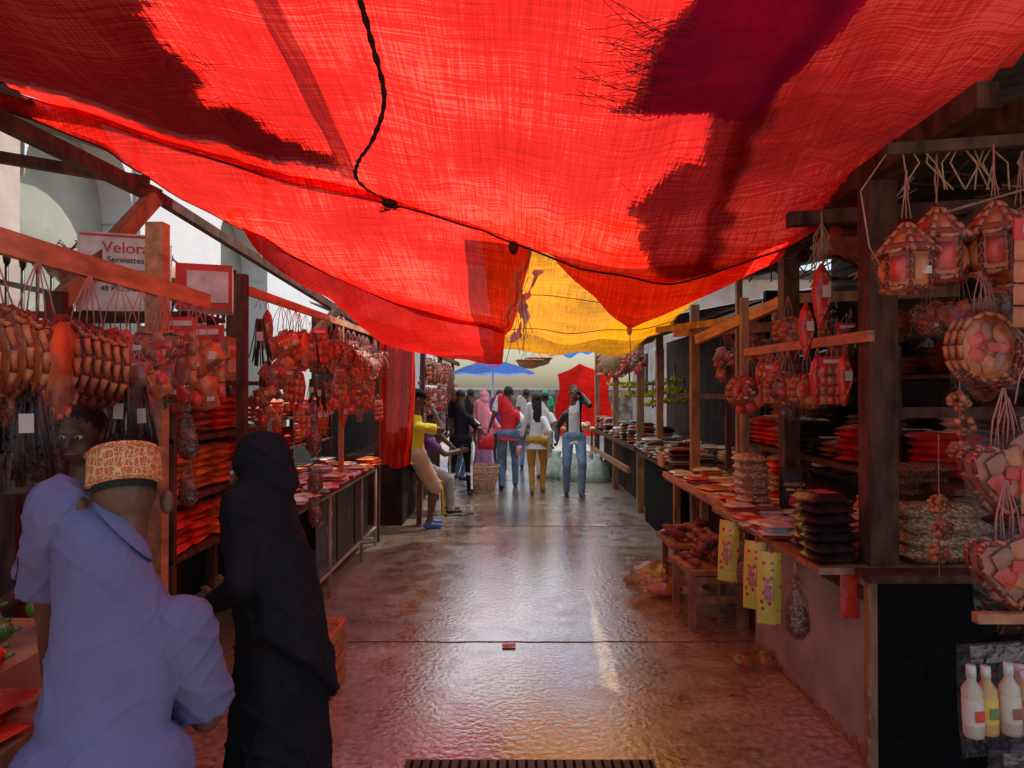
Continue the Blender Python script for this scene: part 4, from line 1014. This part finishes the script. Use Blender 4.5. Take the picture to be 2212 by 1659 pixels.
    for i,s_ in enumerate((-1,1)):
        S=P+d*.44+X*sw*s_*B*.97; el,wr_=ik(S,V(hands[i]),.285,.255,poles[i])
        mb.cap(S,el,.056*B,.042,sh if sleeve>=1 else SK,12)
        if sleeve>=1.9: mb.cap(el,wr_,.046,.034,sh,12)
        elif sleeve<1:
            e=S+(el-S)*sleeve; mb.cap(S,S+(el-S)*(sleeve*.3),.064*B,.062*B,sh,14); q=(el-S).normalized()
            x=q.orthogonal().normalized(); mb.loft([(S,.060*B,.060*B,x,q.cross(x)),(S+(el-S)*sleeve*.5,.062*B,.062*B,x,q.cross(x)),(e,.066*B,.066*B,x,q.cross(x))],sh,16)
        if sleeve<1.9: mb.cap(el,wr_,.041,.028,SK,12)
        mb.cap(el+(wr_-el)*.8,wr_,.030,.028,SK,10)
        fo=(wr_-el).normalized(); hand(mb,wr_,fo,V((0,1,0)) if abs(fo.z)>.5 else V((0,0,1)),SK,1,curl*(-1 if s_<0 else 1))
    if hijab:
        h=hijab; Z0=hc+hu*.02-hf*.02; c1=P+d*.42
        mb.ell(hc+hu*.028-hf*.022,(.088,.104,.104),h,X=hx,Y=hf,Z=hu,n=22,m=12)
        mb.ell(hc-hu*.04-hf*.03,(.088,.092,.11),h,X=hx,Y=hf,Z=hu,n=18,m=10)
        c0=Z0
        mb.loft([(c0,.082,.092,X,Y),(c0.lerp(c1,.25)-Y*.012,.102,.104,X,Y),(c0.lerp(c1,.5)-Y*.018,.128,.118,X,Y),(c0.lerp(c1,.75)-Y*.018,.165,.135,X,Y),(c1-Y*.02,.200,.155,X,Y),(P+d*.30-Y*.03,.220,.172,X,Y),(P+d*.12-Y*.045,.225,.19,X,Y),(P-d*.04-Y*.055,.23,.195,X,Y)],h,44,fold=(.06,7,.3))
    if abaya:
        k=skirt
        mb.loft([(P+d*.40,.17,.12,X,Y),(P+d*.1,.175,.14,X,Y),(P-V((0,0,.12)),.185*k,.16*k),(P-V((0,0,.4)),.21*k,.18*k),(P-V((0,.0,.7)),.235*k,.205*k),(V((P.x,P.y,.035)),.255*k,.225*k)],abaya,48,fold=(.10,7,1.1))
    Sx=H/1.74
    src=mb.mesh('tmp'); to=bpy.data.objects.new('tmp',src); COL.objects.link(to)
    rm=to.modifiers.new('r','REMESH'); rm.mode='VOXEL'; rm.voxel_size=vox
    sm=to.modifiers.new('s','SMOOTH'); sm.factor=.5; sm.iterations=4 if vox<.008 else 2
    dg=bpy.context.evaluated_depsgraph_get(); me=bpy.data.meshes.new_from_object(to.evaluated_get(dg))
    bvh=BVHTree.FromPolygons(mb.v,mb.f); me.materials.clear()
    mats_=list(mb.mats)
    for m_ in mats_: me.materials.append(m_)
    def midx(m_):
        if m_ not in mats_: mats_.append(m_); me.materials.append(m_)
        return mats_.index(m_)
    for p in me.polygons:
        r=bvh.find_nearest(p.center); k=mb.m[r[2]]
        if paint:
            q=paint(p.center,mats_[k]); 
            if q is not None: k=midx(q)
        p.material_index=k; p.use_smooth=True
    skins={skin,skin2,hair_m}
    vm={}
    for p in me.polygons:
        for vi in p.vertices: vm[vi]=p.material_index
    nn=[v.normal.copy() for v in me.vertices]
    for v in me.vertices:
        mt=mats_[vm.get(v.index,0)]
        if mt in skins: continue
        q=v.co; n_=noise.noise(V((q.x*6,q.y*6,q.z*4)))*.005
        w1=noise.noise(V((q.x*4+q.z*3,q.y*4,q.z*6+q.x*4))); w2=noise.noise(V((q.x*9-q.z*6,q.y*8+3,q.z*9-q.x*6)))
        n_+=max(0,1-abs(w1)*6)**2*.0055+max(0,1-abs(w2)*6)**2*.004
        v.co=v.co+nn[v.index]*n_*wr
    bpy.data.objects.remove(to); 
    root=bpy.data.objects.new(name,None); COL.objects.link(root)
    o=bpy.data.objects.new('body',me); COL.objects.link(o); o.parent=root
    ex=MB()
    for s_ in(-1,1):
        ec=hc+hf*.078+hu*.010+hx*.030*s_; ex.ell(ec,(.014,.012,.0085),eye_w,X=hx,Y=hf,Z=hu,n=10,m=6); ex.ell(ec+hf*.009,(.0065,.005,.0065),hair_m,X=hx,Y=hf,Z=hu,n=8,m=5)
    ex.cap(hc+hf*.092-hu*.054-hx*.018,hc+hf*.092-hu*.054+hx*.018,.0045,.0045,brn_s,6)
    if extra: extra(ex,dict(hc=hc,hf=hf,hu=hu,hx=hx,P=P,d=d,X=X,Y=Y,root=root))
    ex.obj('details',parent=root)
    root.location=loc; root.rotation_euler=(0,0,yaw); root.scale=(Sx,)*3
    return root
def cap_extra(mat,brim=True):
    def f(mb,k):
        hc,hf,hu,hx=k['hc'],k['hf'],k['hu'],k['hx']
        mb.loft([(hc+hu*.045-hf*.012,.084,.104,hx,hf),(hc+hu*.09-hf*.014,.080,.099,hx,hf),(hc+hu*.125-hf*.014,.055,.07,hx,hf),(hc+hu*.137-hf*.014,.01,.01,hx,hf)],mat,20)
        if brim: mb.loft([(hc+hu*.05+hf*.10,.065,.075,hx,hf),(hc+hu*.058+hf*.10,.065,.075,hx,hf)],mat,16)
    return f
def kofia_extra(mb,k):
    hc,hf,hu,hx=k['hc'],k['hf'],k['hu'],k['hx']; u=(hu-hf*.12).normalized()
    c=hc+hu*.036-hf*.016
    mb.loft([(c,.0865,.1055,hx,hf),(c+u*.005,.089,.108,hx,hf),(c+u*.085,.086,.104,hx,hf),(c+u*.095,.080,.098,hx,hf),(c+u*.097,.04,.05,hx,hf)],kofia,40)
    for z in(.004,.083): mb.braid([c+u*z+hx*math.cos(a/36*6.283)*.0895+hf*math.sin(a/36*6.283)*.1085 for a in range(36)],.0022,kofia,tan_b)
    # low hairline under the cap
    mb.loft([(c-hu*.018,.0745,.0935,hx,hf),(c+hu*.004,.0775,.0965,hx,hf)],hair_m,30,cap=False)
    P,d,X,Y=k['P'],k['d'],k['X'],k['Y']
    mb.loft([(P+d*.572-Y*.012,.066,.064,X,Y),(P+d*.561-Y*.012,.074,.073,X,Y),(P+d*.532-Y*.012,.102,.096,X,Y),(P+d*.522-Y*.012,.106,.099,X,Y),(P+d*.522-Y*.012,.09,.08,X,Y)],polo,32,cap=False)
person('man_in_kofia',(-.90,1.60,0),math.radians(12),1.60,lean=.27,pel=(0,-.05,.93),hands=((-.26,.34,.90),(.14,.36,.94)),poles=((-.75,-.3,-1),(.32,-.45,-1)),head=(.35,-.32),mats=dict(shirt=polo,pants=polo,skin=skin2),sleeve=.86,vox=.006,bulk=1.22,extra=kofia_extra,hem=.52,wr=1.3,hair='none',nd=.045,ear=1.5)
person('woman_in_black_abaya',(-.76,2.2,0),math.radians(66),1.56,lean=.12,pel=(0,-.06,.93),hands=((-.08,.15,1.12),(.08,.17,1.08)),poles=((-.3,-.3,-1),(.3,-.3,-1)),head=(.25,-.25),mats=dict(shirt=black_c,pants=black_c,skin=skin2),sleeve=2,vox=.0075,kind='woman',hijab=black_c,abaya=black_c,hair='none',skirt=.88,wr=1.6)
def stripes(c,m):
    if m is violet and c.z<1.28 and math.sin(c.x*55)>.15: return violet_l
person('stall_vendor',(-1.60,2.68,0),math.radians(196),1.64,lean=.04,hands=((-.2,.22,.98),(.25,.22,.95)),poles=((-.25,-.6,-1),(.25,-.6,-1)),head=(-.25,-.15),mats=dict(shirt=violet,pants=shoe_d),sleeve=.8,vox=.007,paint=stripes,bulk=1.05)
person('leaning_man',(-1.15,8.60,0),math.radians(-68),1.72,lean=-.02,pel=(0,-.0,.92),feet=((-.1,.20),(.12,.12)),hands=((-.06,.22,1.18),(.04,.20,1.42)),poles=((-.4,-.2,-1),(.4,.1,-1)),head=(-.1,-.3),mats=dict(shirt=yellow_c,pants=khaki,shoe=blue_p),sleeve=.72,shorts=True,extra=cap_extra(black_c),curl=1.2)
person('man_in_grey_trousers',(-1.08,9.6,0),math.radians(-70),1.62,lean=.25,pel=(0,-.15,.74),feet=((-.12,.30),(.12,.25)),hands=((-.1,.38,.9),(.1,.38,.9)),head=(0,-.4),mats=dict(shirt=violet,pants=grey_c),extra=cap_extra(shoe_d))
def jersey(c,m):
    if m is black_c:
        if abs(c.x)>.21 and c.z>1.15 and noise.noise(c*28)>.0: return white_c
        if c.z<.86 and abs(abs(c.x)-.175)<.018 and c.z>.1: return white_c
        if abs(c.z-.34)<.02 : return white_c
        if c.y<-.06 and 1.22<c.z<1.30 and abs(c.x)<.06: return white_c
person('man_in_black_jersey',(-.80,11.2,0),math.radians(10),1.72,lean=.12,feet=((-.15,0),(.15,.05)),hands=((-.2,.3,1.05),(.3,.08,.92)),head=(.2,-.45),mats=dict(shirt=black_c,pants=black_c),paint=jersey,sleeve=.85)
person('woman_in_pink_hijab',(-.50,12.7,0),math.radians(20),1.70,hands=((-.2,.15,.95),(.22,.12,.92)),head=(-.3,-.2),mats=dict(shirt=pink_c,pants=pink_c),sleeve=2,kind='woman',hijab=pink_c,abaya=violet_l,hair='none',skirt=.8)
def redwhite(c,m):
    if m is red_c and abs(c.x)>.185: return white_c
person('man_in_red_shirt',(-.06,12.1,0),math.radians(5),1.78,feet=((-.12,-.1),(.13,.14)),hands=((-.34,.05,.92),(.30,.10,.95)),mats=dict(shirt=red_c,pants=jeans,shoe=shoe_d),paint=redwhite,sleeve=.85,bulk=1.08,head=(.1,0))
def bag(mb,k):
    mb.pillow((-.30,.0,.72),.10,.16,.08,pnk_s,RX,6,6)
    mb.tube([(-.30,0,.80),(-.28,0,.95),(-.2,.0,1.1)],.006,tan_b,4)
person('woman_in_white_shirt',(.40,11.5,0),math.radians(-6),1.66,feet=((-.07,-.08),(.09,.12)),hands=((-.27,.10,.95),(.25,-.02,.86)),mats=dict(shirt=white_c,pants=mustard,shoe=shoe_b),sleeve=2,kind='woman',hair='dreads',extra=bag,head=(.15,-.05),bulk=1.04,hem=.18)
def phone(mb,k):
    mb.box(k['hc']-k['hx']*.100+k['hf']*.01,(.012,.06,.13),shoe_d)
    text('A I A',.075,label_r,(0,.137,1.25),(math.pi/2,0,math.pi),k['root'])
def jk(c,m):
    if m is jacket and c.y>.02 and abs(c.x)<.085-.02*(c.z-1.1) and c.z<1.46: return white_c
person('man_on_phone',(.98,11.25,0),math.radians(180),1.79,feet=((-.10,.16),(.11,-.06)),hands=((-.13,.06,1.54),(.26,.04,.86)),poles=((-.35,.4,-1),(.3,-1,0)),head=(.05,.05),mats=dict(shirt=jacket,pants=jeans_l,shoe=shoe_b),paint=jk,sleeve=2,extra=phone,curl=.9)
person('distant_shopper',(.62,13.6,0),.1,1.66,mats=dict(shirt=white_c,pants=khaki),vox=.011)
person('distant_shopper',(.30,15.2,0),-.3,1.74,mats=dict(shirt=grey_c,pants=jeans),vox=.011)
person('distant_shopper',(.82,17.5,0),3,1.70,mats=dict(shirt=green_c,pants=shoe_d),vox=.011,extra=cap_extra(green_c))
person('distant_shopper',(-.85,14.6,0),-.5,1.74,mats=dict(shirt=black_c,pants=shoe_d),vox=.011)
person('distant_shopper',(-.25,14.4,0),.2,1.72,mats=dict(shirt=violet,pants=shoe_d),vox=.011)
person('distant_shopper',(-1.0,13.3,0),-.9,1.68,mats=dict(shirt=red_c,pants=jeans),vox=.011)
person('stall_keeper',(2.75,8.2,0),2.6,1.5,mats=dict(shirt=violet,pants=shoe_d),vox=.011,kind='woman',hijab=grey_c,abaya=black_c,hair='none')
person('stall_keeper',(2.6,6.6,0),2.2,1.5,mats=dict(shirt=black_c,pants=shoe_d),vox=.011,kind='woman',hijab=black_c,abaya=black_c,hair='none')
mb=MB(); mb.pillow((0,0,.0),.28,.24,.12,red_c,RX,8,8); mb.tube([(-.08,0,.10),(-.05,0,.24),(.05,0,.24),(.08,0,.10)],.008,red_c,5); mb.obj('red_handbag',(-.44,12.0,.78))
for x,y,a in((-.78,9.45,.2),(-.62,9.5,.5)):
    mb=MB(); mb.cap((0,-.09,.012),(0,.09,.012),.04,.045,shoe_d,10,flat=1); mb.tube([(-.04,0,.02),(0,.02,.06),(.04,0,.02)],.010,blk_s,6); o=mb.obj('sandal',(x,y,0)); o.rotation_euler=(0,0,a-1.2); o.scale=(1,1,.5)
mb=MB(); mb.box((0,0,.42),(.38,.38,.03),label_y)
for x in(-.17,.17):
    for y in(-.17,.17): mb.beam((x,y,0),(x*.9,y*.9,.42),.035,.035,label_y)
mb.obj('plastic_stool',(-1.1,9.75,0))

# ------------------------------------------------------------------ light, world, camera
sv=V((.38,.26,.885)).normalized()
sun=bpy.data.lights.new('sun','SUN'); sun.energy=5.0; sun.angle=math.radians(.5); sun.color=(1,.95,.88)
so=bpy.data.objects.new('sun',sun); COL.objects.link(so); so.rotation_euler=sv.to_track_quat('Z','Y').to_euler()
w=bpy.data.worlds.new('World'); sc.world=w; w.use_nodes=True; nt_=w.node_tree; bg=nt_.nodes['Background']
sk=nt_.nodes.new('ShaderNodeTexSky'); sk.sky_type='NISHITA'; sk.sun_disc=False; sk.sun_elevation=math.asin(sv.z); sk.sun_rotation=math.atan2(sv.x,sv.y); sk.dust_density=2.2; sk.air_density=1.3
nt_.links.new(sk.outputs[0],bg.inputs[0]); bg.inputs[1].default_value=.15
cam=bpy.data.cameras.new('camera'); cam.sensor_width=36; cam.lens=24.97; cam.clip_start=.05; cam.clip_end=500
co=bpy.data.objects.new('camera',cam); COL.objects.link(co); co.location=(0,0,1.65); co.rotation_euler=(math.radians(90.58),0,0); sc.camera=co
sc.view_settings.view_transform='Standard'; sc.view_settings.look='None'; sc.view_settings.exposure=0
